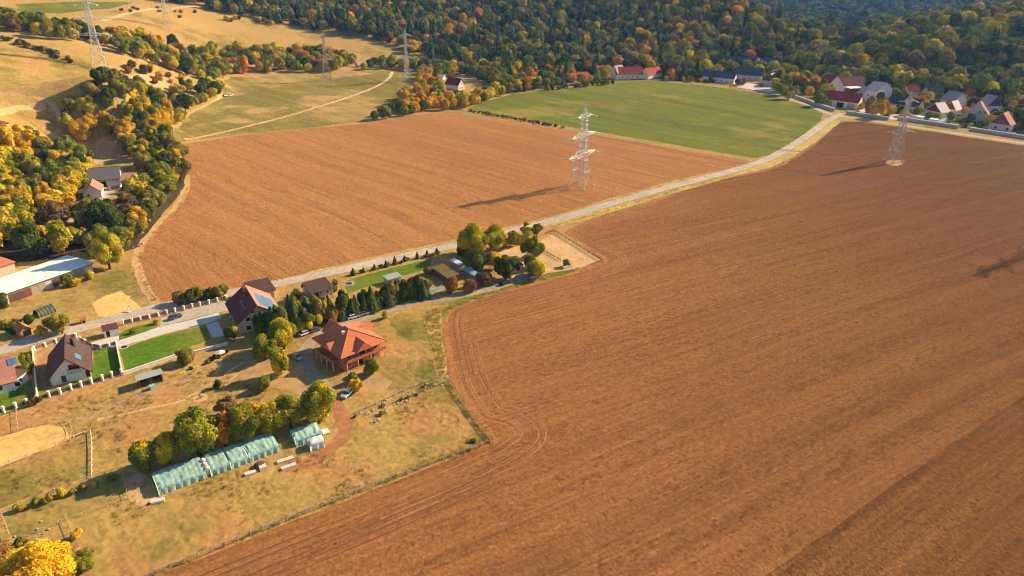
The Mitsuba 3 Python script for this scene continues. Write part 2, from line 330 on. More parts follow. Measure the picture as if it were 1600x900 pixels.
road('hill_track', [(-30, 182), (0, 175), (30, 168), (70, 164)], 4.5, 'sand', 3, 'pale track ending on the left hill meadow', 'track', wob=0.5, seed=11)
road('hill_track', [(-20, 146), (20, 147), (50, 152), (78, 160), (90, 178), (92, 200), (84, 212), (40, 210), (-20, 206)], 2.6, 'dirt', 3, 'sandy track looping round the orange hill meadow at the left', 'track', wob=0.6, seed=12)
road('hill_track', [(160, 33), (195, 22), (235, 14), (285, 11), (330, 12)], 7.0, 'sand', 3, 'pale track on the upper meadow near the top edge', 'track', wob=0.8, seed=13)
sheet('bare_slope', ragged(GL([(196, 118), (232, 114), (262, 126), (280, 138), (246, 142), (215, 134)]), 3.0, 8, 14), 'sand', 1, 'bare sandy slope above the left wood')
sheet('bare_slope', ragged(GL([(136, 230), (160, 216), (192, 226), (184, 250), (152, 256), (138, 246)]), 2.0, 6, 15), 'dirt', 2, 'bare orange clearing behind the grey roofed farm')
sheet('bare_slope', ragged(GL([(8, 176), (60, 168), (84, 176), (86, 198), (60, 206), (20, 200)]), 2.5, 8, 16), 'meadow_orange', 1, 'orange tinted meadow inside the looping track')
sheet('far_green_field', ragged(GL([(20, 7), (100, 3), (205, 4), (165, 14), (95, 21), (40, 19)]), 4.0, 15, 17), 'grass_green', 1, 'green strip of field on the far upper meadow', 'field')

# wheel tracks: pairs that follow the edges on the headlands, long straight pairs with the rows, tramlines in the green crop
def tracks(name, line, offsets, inside, bsdf, label, width, seed, gap=0.45):
    parts = []
    for k, o in enumerate(offsets):
        for side in (-0.9, 0.9):
            g = line.offset_curve(o + side)
            for q in getattr(g, 'geoms', [g]):
                if q.is_empty or q.length < 8: continue
                n = max(2, int(q.length / 2.5)); pts = [q.interpolate(t, normalized=True) for t in np.linspace(0, 1, n + 1)]
                for i, (a, b) in enumerate(zip(pts[:-1], pts[1:])):      # the wheel marks fade and come back
                    if float(meshkit.noise(np.array([a.x / 22, a.y / 22, seed + k]), 2)) < gap: continue
                    parts.append(LineString([a, b]).buffer(width / 2 * (0.7 + 0.6 * float(meshkit.noise(np.array([a.x / 7, a.y / 7, 3.0]), 5)))))
    g = shapely.union_all(parts).intersection(inside)
    if g.area > 1: sheet(name, g, bsdf, 5, label, 'track')
_fr, _fl, _fg = (Polygon(GL(x)).buffer(-0.6) for x in (FIELD_R, FIELD_L, FIELD_G))
_lr = LineString(smooth_line(GL(FIELD_R[0:18]), 4)); _ll = LineString(smooth_line(GL(FIELD_L[0:13]), 4)); _lu = LineString(smooth_line(GL(FIELD_L[21:35]), 4))
def inward(line, poly, offs):
    m = line.interpolate(0.5, normalized=True)
    s_ = 1 if poly.contains(line.offset_curve(4.0).interpolate(0.5, normalized=True)) else -1
    return [s_ * o for o in offs]
tracks('wheel_tracks', _lr, inward(_lr, _fr, [3.5, 6.2, 9.5]), _fr, 'soil_light', 'pale wheel tracks turning along the left edge of the brown field', 0.45, 1)
tracks('wheel_tracks', _lr, inward(_lr, _fr, [5.0, 8.0, 12.0]), _fr, 'soil_damp', 'dark wheel tracks turning along the left edge of the brown field', 0.40, 7)
tracks('wheel_tracks', _ll, inward(_ll, _fl, [4.5, 8.5, 13.0, 18.0]), _fl, 'soil_left_damp', 'darker wheel tracks curving round the left end of the orange brown field', 0.36, 2, 0.52)
tracks('wheel_tracks', _lu, inward(_lu, _fl, [4.0, 7.5]), _fl, 'soil_light', 'pale wheel tracks along the road side of the orange brown field', 0.5, 3)
def long_lines(angle, centre, spread, n, half):
    ca, sa = math.cos(angle), math.sin(angle)
    return [LineString([(centre[0] - sa * o - ca * half, centre[1] + ca * o - sa * half), (centre[0] - sa * o + ca * half, centre[1] + ca * o + sa * half)]) for o in np.linspace(-spread, spread, n)]
for i_, l_ in enumerate(long_lines(ROW_A, (140, 230), 190, 9, 420)):
    tracks('wheel_tracks', l_, [0.0], _fr, 'soil_damp', 'long straight wheel tracks running with the rows of the brown field', 0.42, 20 + i_, 0.5)
for i_, l_ in enumerate(long_lines(ROW_B, (-40, 390), 150, 7, 300)):
    tracks('wheel_tracks', l_, [0.0], _fl, 'soil_left_damp', 'long straight wheel tracks running with the rows of the orange brown field', 0.42, 40 + i_, 0.52)
_c0 = _fg.centroid
for i_, l_ in enumerate(long_lines(ROW_B - 0.1, (_c0.x, _c0.y), 170, 9, 320)):
    tracks('tramlines', l_, [0.0], _fg, 'crop_dark', 'dark tramlines in the green crop field', 0.7, 60 + i_, 0.35)
# ---------------------------------------------------------------- trees
scene['surface_leaves'] = {'type': 'principledthin', 'base_color': {'type': 'mesh_attribute', 'name': 'vertex_color'}, 'roughness': 0.7, 'diff_trans': 0.42, 'spec_trans': 0.0}
diffuse('bark', (0.075, 0.055, 0.038))
diffuse('bark_pale', (0.22, 0.19, 0.15))

PALETTE = {   # leaf colours of one kind of tree: (main, second, share of the second)
    'dark green': ((0.085, 0.120, 0.022), (0.140, 0.165, 0.024), 0.35),
    'green': ((0.200, 0.235, 0.026), (0.330, 0.310, 0.028), 0.45),
    'olive': ((0.340, 0.280, 0.044), (0.230, 0.205, 0.036), 0.4),
    'yellow green': ((0.600, 0.490, 0.030), (0.320, 0.320, 0.028), 0.35),
    'golden': ((0.850, 0.510, 0.028), (0.600, 0.390, 0.028), 0.35),
    'orange': ((0.760, 0.330, 0.030), (0.560, 0.260, 0.034), 0.4),
    'rust': ((0.420, 0.210, 0.060), (0.300, 0.170, 0.055), 0.4),
    'brown': ((0.270, 0.175, 0.070), (0.190, 0.135, 0.058), 0.4),
    'blue green': ((0.075, 0.120, 0.048), (0.105, 0.145, 0.048), 0.4),
    'gold topped green': ((0.150, 0.185, 0.022), (0.680, 0.480, 0.030), 0.0),
}

def unit(v): return v / (np.linalg.norm(v, axis=-1, keepdims=True) + 1e-12)

def quads(c, n, size, rng, stretch=1.0):
    """Leaf clumps: one four-sided face per centre c, facing n."""
    n = unit(n); r = unit(rng.normal(size=n.shape)); t = unit(np.cross(n, r)); b = np.cross(n, t)
    s = size[:, None]
    k = rng.uniform(0.55, 1.0, (4, len(c), 1))
    v = np.stack([c + t * s * k[0], c + b * s * stretch * k[1], c - t * s * k[2], c - b * s * stretch * k[3]], 1)
    i = np.arange(len(c))[:, None] * 4
    return v.reshape(-1, 3), np.vstack([i + [0, 1, 2], i + [0, 2, 3]])

def join(parts):
    vs, fs, cs, n = [], [], [], 0
    for v, f, c in parts:
        vs.append(v); fs.append(np.asarray(f) + n); cs.append(np.broadcast_to(c, (len(v), 3)) if np.ndim(c) == 1 else c); n += len(v)
    return np.vstack(vs), np.vstack(fs), np.vstack(cs)

_ICO = {k: trimesh.creation.icosphere(subdivisions=k, radius=1.0) for k in (0, 1, 2)}

def broad_crown(seed, pal, n_leaf, leaf, lobes, high=1.15, base=0.35, sub=1, tight=False):
    """Crown of radius 1 round the z axis, its underside at z = base; lumpy lobes covered with leaf clumps."""
    rng = np.random.default_rng(seed)
    main, second, share = (np.array(x) for x in PALETTE[pal])
    cz = base + high
    u = unit(rng.normal(size=(lobes, 3))); rad = rng.uniform(0.30, 0.84, lobes)
    cen = u * rad[:, None] * [1, 1, high]; cen[0] = 0
    lr = rng.uniform(0.20, 0.42, lobes); lr[0] = 0.56
    cen[:, :2] *= np.where(cen[:, 2:] > 0.45 * high, 0.75, 1.0); cen += rng.normal(size=3) * [0.08, 0.08, 0]
    if tight: cen, lr = cen * 0.72, lr * 1.25; lr[0] = 0.80
    hue = np.where(rng.random(lobes)[:, None] < share, second, main) * rng.uniform(0.82 if tight else 0.78, 1.18 if tight else 1.22, (lobes, 1))
    if pal == 'gold topped green':
        hue = np.where((cen[:, 2] > 0.35 * high)[:, None], second, main) * rng.uniform(0.8, 1.2, (lobes, 1))
    parts = []
    ico = _ICO[sub]
    for c, r, h in zip(cen, lr, hue):
        v = ico.vertices * (r * 0.84) * rng.uniform(0.85, 1.12, (len(ico.vertices), 1)) * [1, 1, 0.95] + c
        parts.append((v, ico.faces, h * rng.uniform(0.8, 1.1, (len(v), 1))))
    w = lr**2 / (lr**2).sum()
    k = rng.choice(lobes, n_leaf * 2, p=w)
    d = rng.normal(size=(len(k), 3)); d[:, 2] += 0.25; d = unit(d)
    p = cen[k] + d * (lr[k] * rng.uniform(0.86, 1.16, len(k)))[:, None]
    dist = np.linalg.norm(p[:, None] - cen[None], axis=2) / lr[None]
    keep = np.nonzero(dist.min(1) > 0.80)[0][:n_leaf]
    p, d, k = p[keep], d[keep], k[keep]
    n = d + rng.normal(size=d.shape) * 0.55 + [0, 0, 0.25]
    v, f = quads(p, n, leaf * rng.uniform(0.6, 1.35, len(p)), rng)
    col = np.repeat(hue[k] * rng.uniform(0.72, 1.3, (len(k), 1)) * (1 + rng.normal(size=(len(k), 3)) * 0.05), 4, 0)
    parts.append((v, f, col))
    v, f, c = join(parts)
    v[:, 2] += cz
    return v, f, np.clip(c, 0.003, 0.85)

def limb_mesh(segs, sides=6):
    """Tapered round limbs: (start, end, radius at start, radius at end)."""
    vs, fs, n = [], [], 0
    a = np.arange(sides) * 2 * np.pi / sides
    for p, q, r0, r1 in segs:
        p, q = np.array(p, float), np.array(q, float)
        z = unit(q - p); x = unit(np.cross(z, [0.3, 1, 0.1] if abs(z[2]) > 0.7 else [0, 0, 1])); y = np.cross(z, x)
        ring = np.cos(a)[:, None] * x + np.sin(a)[:, None] * y
        vs.append(np.vstack([p + ring * r0, q + ring * r1, [q]]))
        i = np.arange(sides); j = (i + 1) % sides
        fs += [np.stack([i, j, j + sides], 1) + n, np.stack([i, j + sides, i + sides], 1) + n, np.stack([i + sides, j + sides, 0 * i + 2 * sides], 1) + n]
        n += 2 * sides + 1
    return np.vstack(vs), np.vstack(fs)

def trunk_mesh(seed, top=1.1, r=0.075, limbs=4):
    rng = np.random.default_rng(seed)
    segs = [((0, 0, -0.12), (0, 0, top * 0.55), r * 1.25, r * 0.85), ((0, 0, top * 0.55), (0.03, 0.02, top * 1.5), r * 0.85, r * 0.25)]
    for i in range(limbs):
        a = i * 2 * np.pi / limbs + rng.uniform(-.4, .4); z = top * rng.uniform(0.4, 0.7)
        segs.append(((0, 0, z), (0.5 * math.cos(a), 0.5 * math.sin(a), z + rng.uniform(.3, .6)), r * 0.5, r * 0.15))
    return limb_mesh(segs, 5)

def conifer_crown(seed, pal, tiers, per, high=3.2, droop=0.40, ragged_=0.5):
    """Spruce: whorls of drooping boughs on a cone of radius 1 at the foot and the given height."""
    rng = np.random.default_rng(seed)
    main, second, share = (np.array(x) for x in PALETTE[pal])
    parts = []
    cone_v, cone_f = limb_mesh([((0, 0, 0.28), (0, 0, high * 0.97), 0.62, 0.02)], 9)
    parts.append((cone_v, cone_f, main * 0.8))
    for t in range(tiers):
        s = t / tiers
        z = 0.22 + (high - 0.3) * s**0.9
        L = (1 - s) ** 0.85 * rng.uniform(0.85, 1.1) + 0.06
        m = max(5, int(per * (0.45 + 0.55 * (1 - s))))
        ang = (np.arange(m) + rng.uniform(0, 1)) * 2 * np.pi / m + rng.uniform(-.2, .2, m)
        l = L * rng.uniform(1 - ragged_, 1.0 + ragged_ * 0.5, m)
        w = 0.75 * np.pi * l / m + 0.03
        dirs = np.stack([np.cos(ang), np.sin(ang), 0 * ang], 1); side = np.stack([-np.sin(ang), np.cos(ang), 0 * ang], 1)
        a = np.zeros((m, 3)) + [0, 0, z + 0.10]
        mid = dirs * (l * 0.6)[:, None] + [0, 0, z - 0.0]
        tip = dirs * l[:, None]; tip[:, 2] = z - droop * l * rng.uniform(.6, 1.3, m)
        v = np.stack([a, mid + side * w[:, None], tip, mid - side * w[:, None], mid + [0, 0, 0.05]], 1).reshape(-1, 3)
        i = np.arange(m)[:, None] * 5
        f = np.vstack([i + [0, 1, 4], i + [1, 2, 4], i + [2, 3, 4], i + [3, 0, 4]])
        hue = np.where(rng.random(m)[:, None] < share, second, main) * rng.uniform(0.7, 1.3, (m, 1))
        parts.append((v, f, np.repeat(hue, 5, 0)))
    v, f, c = join(parts)
    return v, f, np.clip(c, 0.003, 0.6)

PLANTED = []     # every tree and shrub: (kind, palette, x, y, crown radius, height factor, zone)
def plant(kind, pal, px, py, radius, tall=1.0, zone=''):
    p = G(px, py)
    PLANTED.append((kind, pal, p[0], p[1], radius, tall, zone))

def pick(rng, weights):
    names = list(weights); w = np.array([weights[n] for n in names], float)
    return names[rng.choice(len(names), p=w / w.sum())]

def scatter(outline, gap, radius, weights, zone, seed, kinds=(('broadleaf', 1.0),), plan=False, holes=()):
    """Trees over an outline (survey marks, or plan metres), no two trunks nearer than gap."""
    rng = np.random.default_rng(seed)
    poly = Polygon(np.array(outline) if plan else GL(outline)).buffer(0)
    for h in holes: poly = poly.difference(Polygon(GL(h)).buffer(1.0))
    x0, y0, x1, y1 = poly.bounds
    n = int((x1 - x0) * (y1 - y0) / gap**2 * 3.5)
    pts = np.column_stack([rng.uniform(x0, x1, n), rng.uniform(y0, y1, n)])
    pts = pts[shapely.contains_xy(poly, pts[:, 0], pts[:, 1])]
    grid, out = {}, []
    for p in pts:
        k = (int(p[0] // gap), int(p[1] // gap))
        if all((p[0] - q[0]) ** 2 + (p[1] - q[1]) ** 2 > gap * gap for a in (-1, 0, 1) for b in (-1, 0, 1) for q in grid.get((k[0] + a, k[1] + b), ())):
            grid.setdefault(k, []).append(p); out.append(p)
    kw = dict(kinds)
    for p in out:
        clump = float(meshkit.noise(np.array([p[0] / 45, p[1] / 45, seed]), 3))
        w = dict(weights)
        if clump > 0.58:                                  # groves of one colour
            w = {k: v * (2.2 if i % 2 else 0.6) for i, (k, v) in enumerate(w.items())}
        kind = pick(rng, kw)
        pal = pick(rng, w) if kind != 'conifer' else pick(rng, {'dark green': 2, 'blue green': 1})
        PLANTED.append((kind, pal, p[0], p[1], radius * rng.uniform(0.72, 1.25), rng.uniform(0.85, 1.2), zone))

# --- woods on the left
W_GOLD = {'golden': 5, 'yellow green': 6, 'green': 3.5, 'olive': 1.5, 'orange': 0.35, 'dark green': 0.9}
W_MIX = {'green': 4.5, 'dark green': 2.8, 'yellow green': 2.2, 'olive': 2.5, 'golden': 2.0, 'orange': 0.3, 'brown': 0.6}
W_DARK = {'dark green': 3.6, 'green': 4, 'olive': 2, 'yellow green': 2.5, 'golden': 1.0, 'brown': 0.8}
scatter([(-90, 250), (-40, 240), (0, 238), (35, 232), (75, 245), (112, 242), (132, 272), (128, 292), (118, 325), (96, 340), (60, 352), (40, 372), (18, 392), (-20, 402), (-90, 430)], 6.9, 5.6, W_GOLD, 'wood left of the grey farm', 11)
scatter([(45, 385), (70, 365), (100, 358), (140, 352), (165, 345), (200, 330), (215, 318), (236, 300), (258, 290), (272, 300), (262, 320), (240, 342), (222, 368), (205, 388), (175, 396), (148, 386), (120, 388), (80, 402), (50, 410)], 6.6, 5.2, W_MIX, 'wood above the white barn', 12)
scatter([(214, 250), (195, 236), (190, 225), (215, 208), (240, 204), (262, 208), (266, 226), (276, 245), (285, 262), (288, 280), (278, 296), (262, 300), (245, 290), (228, 283), (222, 268)], 6.2, 4.7, W_MIX, 'wood right of the grey farm', 13)
scatter([(118, 228), (105, 205), (108, 165), (128, 150), (155, 146), (185, 150), (205, 138), (235, 148), (262, 160), (300, 140), (330, 135), (345, 142), (340, 150), (320, 162), (290, 180), (268, 198), (258, 212), (238, 205), (214, 208), (190, 224), (176, 215), (165, 206), (150, 212), (132, 226)], 7.0, 4.8,
        {'golden': 4, 'yellow green': 3, 'green': 3, 'dark green': 3, 'orange': 0.8, 'olive': 2, 'brown': 1}, 'wood below the left hill', 14)
scatter([(108, 262), (112, 240), (130, 232), (140, 250), (135, 262)], 6.5, 4.2, W_MIX, 'wood left of the grey farm', 15)
# --- wooded band below the left pylon and across the middle
BAND_W = {'dark green': 2.6, 'green': 4, 'olive': 2.6, 'yellow green': 3.6, 'golden': 3.6, 'orange': 0.9, 'brown': 0.8}
scatter([(-60, 25), (0, 30), (40, 42), (90, 52), (130, 55), (170, 60), (190, 78), (184, 82), (150, 70), (100, 66), (60, 60), (0, 46), (-60, 38)], 8.0, 5.4, W_DARK, 'dark band behind the left pylon', 21)
scatter([(176, 62), (200, 58), (260, 72), (300, 84), (350, 86), (400, 80), (450, 78), (500, 82), (548, 96), (560, 104), (520, 112), (460, 113), (400, 113), (362, 116), (345, 128), (332, 132), (300, 120), (262, 108), (220, 96), (190, 84)], 8.2, 5.4, BAND_W, 'band above the tan meadow', 22)
scatter([(106, 206), (108, 168), (130, 152), (158, 140), (182, 128), (205, 136), (232, 146), (256, 160), (262, 182), (258, 206), (235, 206), (212, 208), (194, 224), (176, 222), (170, 206), (150, 208), (130, 224)], 6.4, 4.6, {'golden': 4, 'yellow green': 3, 'green': 3, 'orange': 0.6, 'olive': 2, 'dark green': 2}, 'wood below the left hill', 16)
scatter([(30, 232), (60, 222), (90, 226), (112, 240), (100, 246), (60, 244), (36, 238)], 6.5, 4.4, W_GOLD, 'wood left of the grey farm', 17)
scatter([(180, 112), (200, 100), (225, 106), (250, 118), (275, 122), (300, 128), (280, 138), (250, 132), (215, 124)], 8.5, 3.6, {'olive': 3, 'brown': 2, 'golden': 1, 'rust': 1}, 'scrub on the sandy slope', 23, (('shrub', 1.0),))
# --- trees between the meadow and the green field
scatter([(646, 178), (622, 172), (630, 158), (648, 148), (655, 128), (662, 118), (672, 125), (680, 138), (700, 148), (720, 160), (738, 158), (780, 146), (815, 138), (840, 139), (790, 149), (750, 163), (728, 171), (690, 173)], 6.6, 4.4,
        {'golden': 6, 'orange': 1.6, 'dark green': 1.8, 'yellow green': 2.4, 'olive': 1.5}, 'thicket above the ploughed field', 31, holes=([(690, 140), (725, 122), (745, 150), (705, 158)],))
scatter([(572, 192), (600, 182), (625, 172), (646, 178), (620, 186)], 7.5, 4.8, {'dark green': 3, 'green': 3, 'olive': 2}, 'corner of the tan meadow', 32)
scatter([(560, 106), (600, 100), (650, 104), (690, 110), (740, 112), (775, 108), (812, 104), (800, 118), (760, 136), (735, 118), (690, 122), (660, 117), (655, 113), (615, 108), (565, 111)], 7.8, 5.2,
        {'dark green': 5, 'green': 3, 'olive': 2, 'yellow green': 1.2, 'golden': 1}, 'dark wood behind the tan meadow', 33)
scatter([(775, 145), (768, 122), (800, 112), (840, 104), (880, 100), (930, 98), (980, 94), (1035, 92), (1085, 98), (1098, 108), (1096, 124), (1060, 126), (1030, 121), (985, 122), (955, 126), (900, 133), (850, 137), (800, 143)], 8.0, 5.0,
        {'yellow green': 3, 'green': 4, 'golden': 3, 'dark green': 3, 'olive': 2.5, 'orange': 1}, 'woods round the middle houses', 34, (('broadleaf', 1.0), ('conifer', 0.12)),
        holes=([(962, 124), (1038, 122), (1038, 106), (962, 108)], [(832, 114), (868, 114), (868, 100), (832, 100)], [(895, 128), (925, 126), (925, 112), (895, 114)], [(1010, 128), (1045, 128), (1045, 112), (1010, 112)]))
# --- trees round the village on the right
VIL = {'green': 4.5, 'dark green': 2.4, 'olive': 2.6, 'yellow green': 3.6, 'golden': 1.7, 'orange': 0.5}
scatter([(1212, 150), (1205, 128), (1215, 112), (1250, 104), (1300, 100), (1345, 102), (1345, 116), (1320, 122), (1300, 126), (1292, 134), (1296, 152), (1282, 160), (1255, 152), (1235, 152)], 8.8, 5.6, VIL, 'grove left of the village barn', 41)
scatter([(1340, 112), (1400, 104), (1470, 108), (1540, 118), (1610, 130), (1660, 140), (1660, 215), (1604, 204), (1590, 192), (1580, 172), (1572, 156), (1550, 150), (1530, 152), (1508, 142), (1490, 148), (1462, 142), (1438, 146), (1425, 152), (1410, 148), (1400, 136), (1372, 138), (1350, 132)], 9.0, 6.0, VIL, 'wood behind the village houses', 42)
scatter([(1342, 176), (1346, 150), (1372, 130), (1420, 130), (1500, 134), (1610, 152), (1640, 172), (1640, 214), (1600, 208), (1500, 194), (1420, 184)], 8.5, 3.6, VIL, 'gardens of the village', 44, (('broadleaf', 0.6), ('shrub', 0.4)))
scatter([(1085, 100), (1110, 95), (1160, 92), (1215, 96), (1260, 100), (1220, 108), (1205, 98), (1160, 96), (1110, 100), (1095, 108)], 8.5, 5.2, {'orange': 2, 'golden': 2, 'olive': 3, 'dark green': 3, 'rust': 2}, 'grove behind the dark farm', 43)

# --- trees that stand by themselves or in short rows near the houses
NEAR = [
  # kind, colour, base mark, crown radius, tallness, label
  ('broadleaf', 'gold topped green', (232, 735), 3.3, 1.15, 'small gold topped tree at the left end of the row behind the tarpaulin'),
  ('broadleaf', 'yellow green', (266, 724), 3.6, 1.2, 'yellow green tree, second from the left behind the long tarpaulin'),
  ('broadleaf', 'green', (312, 712), 4.9, 1.15, 'largest green tree of the row behind the long tarpaulin'),
  ('broadleaf', 'orange', (352, 697), 2.9, 1.45, 'orange tree in the row behind the long tarpaulin'),
  ('broadleaf', 'green', (384, 690), 4.4, 1.15, 'green tree right of the orange one in the tarpaulin row'),
  ('broadleaf', 'golden', (404, 672), 2.6, 1.6, 'slim golden tree rising in the middle of the tarpaulin row'),
  ('broadleaf', 'yellow green', (424, 678), 3.8, 1.2, 'yellow green tree right of the slim golden one'),
  ('broadleaf', 'green', (455, 668), 4.0, 1.15, 'green tree, second from the right in the tarpaulin row'),
  ('broadleaf', 'yellow green', (497, 657), 4.4, 1.15, 'yellow green tree at the right end of the tarpaulin row'),
  ('broadleaf', 'brown', (357, 650), 2.6, 1.0, 'brown round tree on the upper side of the tarpaulin row'),
  ('broadleaf', 'yellow green', (444, 545), 4.2, 1.25, 'tall yellow green tree, top one of the three garden trees'),
  ('broadleaf', 'green', (414, 563), 3.3, 1.2, 'green tree, left one of the three garden trees'),
  ('broadleaf', 'yellow green', (440, 585), 2.9, 1.5, 'narrow yellow green tree, lowest of the three garden trees'),
  ('shrub', 'green', (413, 608), 2.5, 1.2, 'round green bush below the three garden trees'),
  ('shrub', 'dark green', (342, 605), 1.3, 1.2, 'small dark bush alone on the trodden meadow'),
  ('shrub', 'green', (583, 584), 2.9, 1.15, 'round green bush at the front corner of the red tiled house'),
  ('shrub', 'golden', (558, 612), 2.2, 1.1, 'golden bush beside the bend of the lane'),
  ('shrub', 'olive', (553, 598), 1.8, 1.3, 'olive bush between the golden bush and the red tiled house'),
  ('shrub', 'gold topped green', (362, 529), 2.3, 1.3, 'gold topped bush in front of the house with solar panels'),
  ('shrub', 'olive', (291, 566), 2.9, 1.1, 'round olive bush at the lower edge of the wide lawn'),
  ('shrub', 'brown', (56, 630), 1.6, 0.9, 'small brown bush inside the pillared garden wall'),
  ('broadleaf', 'golden', (72, 922), 5.6, 0.72, 'broad golden tree in the lower left corner'),
  ('broadleaf', 'orange', (34, 930), 4.6, 0.72, 'orange tree cut by the lower left corner of the picture'),
  ('shrub', 'rust', (6, 868), 2.2, 0.8, 'pinkish brown shrub at the left edge above the orange corner tree'),
  ('shrub', 'golden', (104, 900), 2.6, 0.9, 'golden shrub on the right side of the broad corner tree'),
  ('shrub', 'olive', (135, 872), 1.7, 0.8, 'olive shrub above the green bush near the lower left corner'),
  ('shrub', 'green', (132, 889), 2.2, 0.9, 'green bush right of the golden corner tree'),
  ('shrub', 'golden', (118, 842), 1.4, 0.9, 'yellow bush above the golden corner tree'),
  ('broadleaf', 'yellow green', (738, 399), 6.4, 0.92, 'largest yellow green tree between the road and the dirt yard'),
  ('broadleaf', 'yellow green', (772, 391), 5.4, 0.9, 'yellow green tree right of the largest one at the dirt yard'),
  ('shrub', 'olive', (797, 384), 3.6, 1.3, 'olive bush at the road, right of the big yellow green trees'),
  ('poplar', 'yellow green', (822, 374), 2.4, 0.85, 'slim yellow green poplar at the corner of the sandy paddock'),
  ('poplar', 'green', (838, 374), 2.5, 0.9, 'slim dark poplar at the corner of the sandy paddock'),
  ('broadleaf', 'gold topped green', (826, 401), 4.2, 1.1, 'gold topped tree in the middle of the dirt yard'),
  ('shrub', 'green', (844, 397), 3.0, 1.2, 'green bush beside the gold topped yard tree'),
  ('shrub', 'yellow green', (840, 432), 5.0, 0.95, 'broad yellow green bush at the lower edge of the dirt yard'),
  ('shrub', 'gold topped green', (828, 420), 2.6, 1.7, 'small gold topped tree behind the broad yard bush'),
  ('broadleaf', 'dark green', (745, 422), 4.8, 1.0, 'dark green tree left in the dirt yard'),
  ('broadleaf', 'golden', (772, 421), 3.2, 1.1, 'small golden tree between the dark yard trees'),
  ('broadleaf', 'dark green', (790, 434), 4.4, 1.0, 'dark green tree beside the beige hut'),
  ('shrub', 'brown', (757, 446), 3.0, 1.2, 'brown bush left of the black parked car'),
  ('shrub', 'rust', (735, 455), 2.9, 1.2, 'rusty brown bush, middle of three beside the lane'),
  ('shrub', 'rust', (706, 458), 3.7, 1.2, 'large rust coloured bush above the teal board fence'),
  ('shrub', 'olive', (886, 416), 1.7, 1.3, 'small olive bush alone in the sandy paddock'),
  ('shrub', 'yellow green', (602, 497), 1.3, 1.5, 'small yellow bush on the verge of the lane'),
  ('shrub', 'dark green', (722, 398), 3.0, 0.9, 'dark bush at the road end of the bright lawn strip'),
  ('shrub', 'brown', (668, 428), 2.0, 1.0, 'brown bush on the bright lawn strip'),
  ('broadleaf', 'yellow green', (172, 420), 5.6, 1.3, 'tall yellow green tree at the right end of the white barn'),
  ('broadleaf', 'olive', (156, 408), 4.2, 1.3, 'olive tree behind the right end of the white barn'),
  ('shrub', 'green', (108, 447), 2.6, 1.3, 'green bush against the side of the white barn'),
  ('shrub', 'golden', (122, 446), 1.7, 1.0, 'golden bush against the side of the white barn'),
  ('shrub', 'yellow green', (142, 436), 2.0, 1.2, 'yellow green bush near the right end of the white barn'),
  ('shrub', 'dark green', (4, 482), 2.8, 1.2, 'dark green bush at the left end of the white barn'),
  ('broadleaf', 'olive', (98, 521), 3.6, 0.9, 'spreading olive tree beside the road and the polytunnel'),
  ('shrub', 'golden', (67, 524), 1.7, 1.2, 'golden bush right of the orange cabin'),
  ('shrub', 'dark green', (48, 506), 2.1, 1.0, 'dark bush behind the orange cabin'),
  ('shrub', 'dark green', (19, 520), 2.0, 1.0, 'dark bush left of the orange cabin'),
  ('shrub', 'olive', (28, 508), 1.8, 0.9, 'olive bush in the rough garden behind the orange cabin'),
  ('shrub', 'olive', (8, 512), 2.0, 0.9, 'olive bush at the left edge of the rough garden'),
  ('shrub', 'green', (41, 572), 1.6, 2.0, 'clipped green column by the road, left of the thin pale wall'),
  ('shrub', 'green', (46, 584), 1.6, 1.8, 'second clipped green column left of the thin pale wall'),
  ('shrub', 'yellow green', (244, 506), 1.0, 1.3, 'small yellow green bush at the left end of the gravel yard'),
  ('shrub', 'green', (208, 521), 1.3, 0.8, 'low bush in the garden strip behind the gatehouse'),
  ('broadleaf', 'dark green', (37, 222), 3.4, 1.0, 'dark round tree on the grass right of the small white edge house'),
  ('shrub', 'brown', (26, 228), 2.4, 1.0, 'dark brown bush left of the dark round tree at the edge house'),
  ('broadleaf', 'golden', (1368, 184), 7.0, 1.0, 'yellow roadside tree in front of the village'),
  ('broadleaf', 'brown', (1357, 178), 4.6, 1.1, 'brown tree left of the yellow roadside tree'),
  ('broadleaf', 'green', (1281, 166), 6.6, 0.9, 'green tree beside the barn with yellow doors'),
  ('broadleaf', 'yellow green', (1232, 155), 6.2, 0.9, 'yellow green tree at the corner of the green field'),
  ('broadleaf', 'golden', (1240, 133), 7.0, 0.95, 'round golden tree right of the dark roofed farm'),
  ('broadleaf', 'golden', (1016, 120), 6.0, 1.4, 'tall golden tree at the end of the purple red roof'),
  ('broadleaf', 'dark green', (1545, 165), 8.0, 1.0, 'big dark round tree behind the lilac gable'),
  ('broadleaf', 'orange', (1490, 150), 6.0, 1.0, 'orange tree behind the grey lilac roof'),
  ('broadleaf', 'orange', (1512, 156), 5.6, 1.0, 'orange tree between the lilac roof and the dark round tree'),
  ('shrub', 'green', (1162, 133), 2.6, 1.8, 'small upright green tree in front of the farm range'),
  ('shrub', 'brown', (1152, 133), 4.2, 1.2, 'brown tree in front of the farm range'),
  ('shrub', 'dark green', (1110, 129), 4.0, 1.0, 'dark bush in front of the red end of the farm range'),
  ('shrub', 'green', (1190, 136), 3.2, 1.0, 'green bush in front of the dark farm gable'),
  ('shrub', 'dark green', (740, 690), 0.9, 0.6, 'small dark bush in the dry paddock by the field corner'),
]
for kind_, pal_, mark_, rad_, tall_, lab_ in NEAR: plant(kind_, pal_, *mark_, rad_, tall_, '=' + lab_)
def row_of(kind, pals, a, b, n, rad, tall, zone, seed, jit=0.8):
    rng = np.random.default_rng(seed); p, q = G(*a), G(*b)
    for i in range(n):
        t = (i + 0.5) / n; x, y = p[:2] + (q - p)[:2] * t + rng.normal(size=2) * jit
        PLANTED.append((kind, pals[i % len(pals)], x, y, rad * rng.uniform(.8, 1.25), tall * rng.uniform(.85, 1.2), zone))
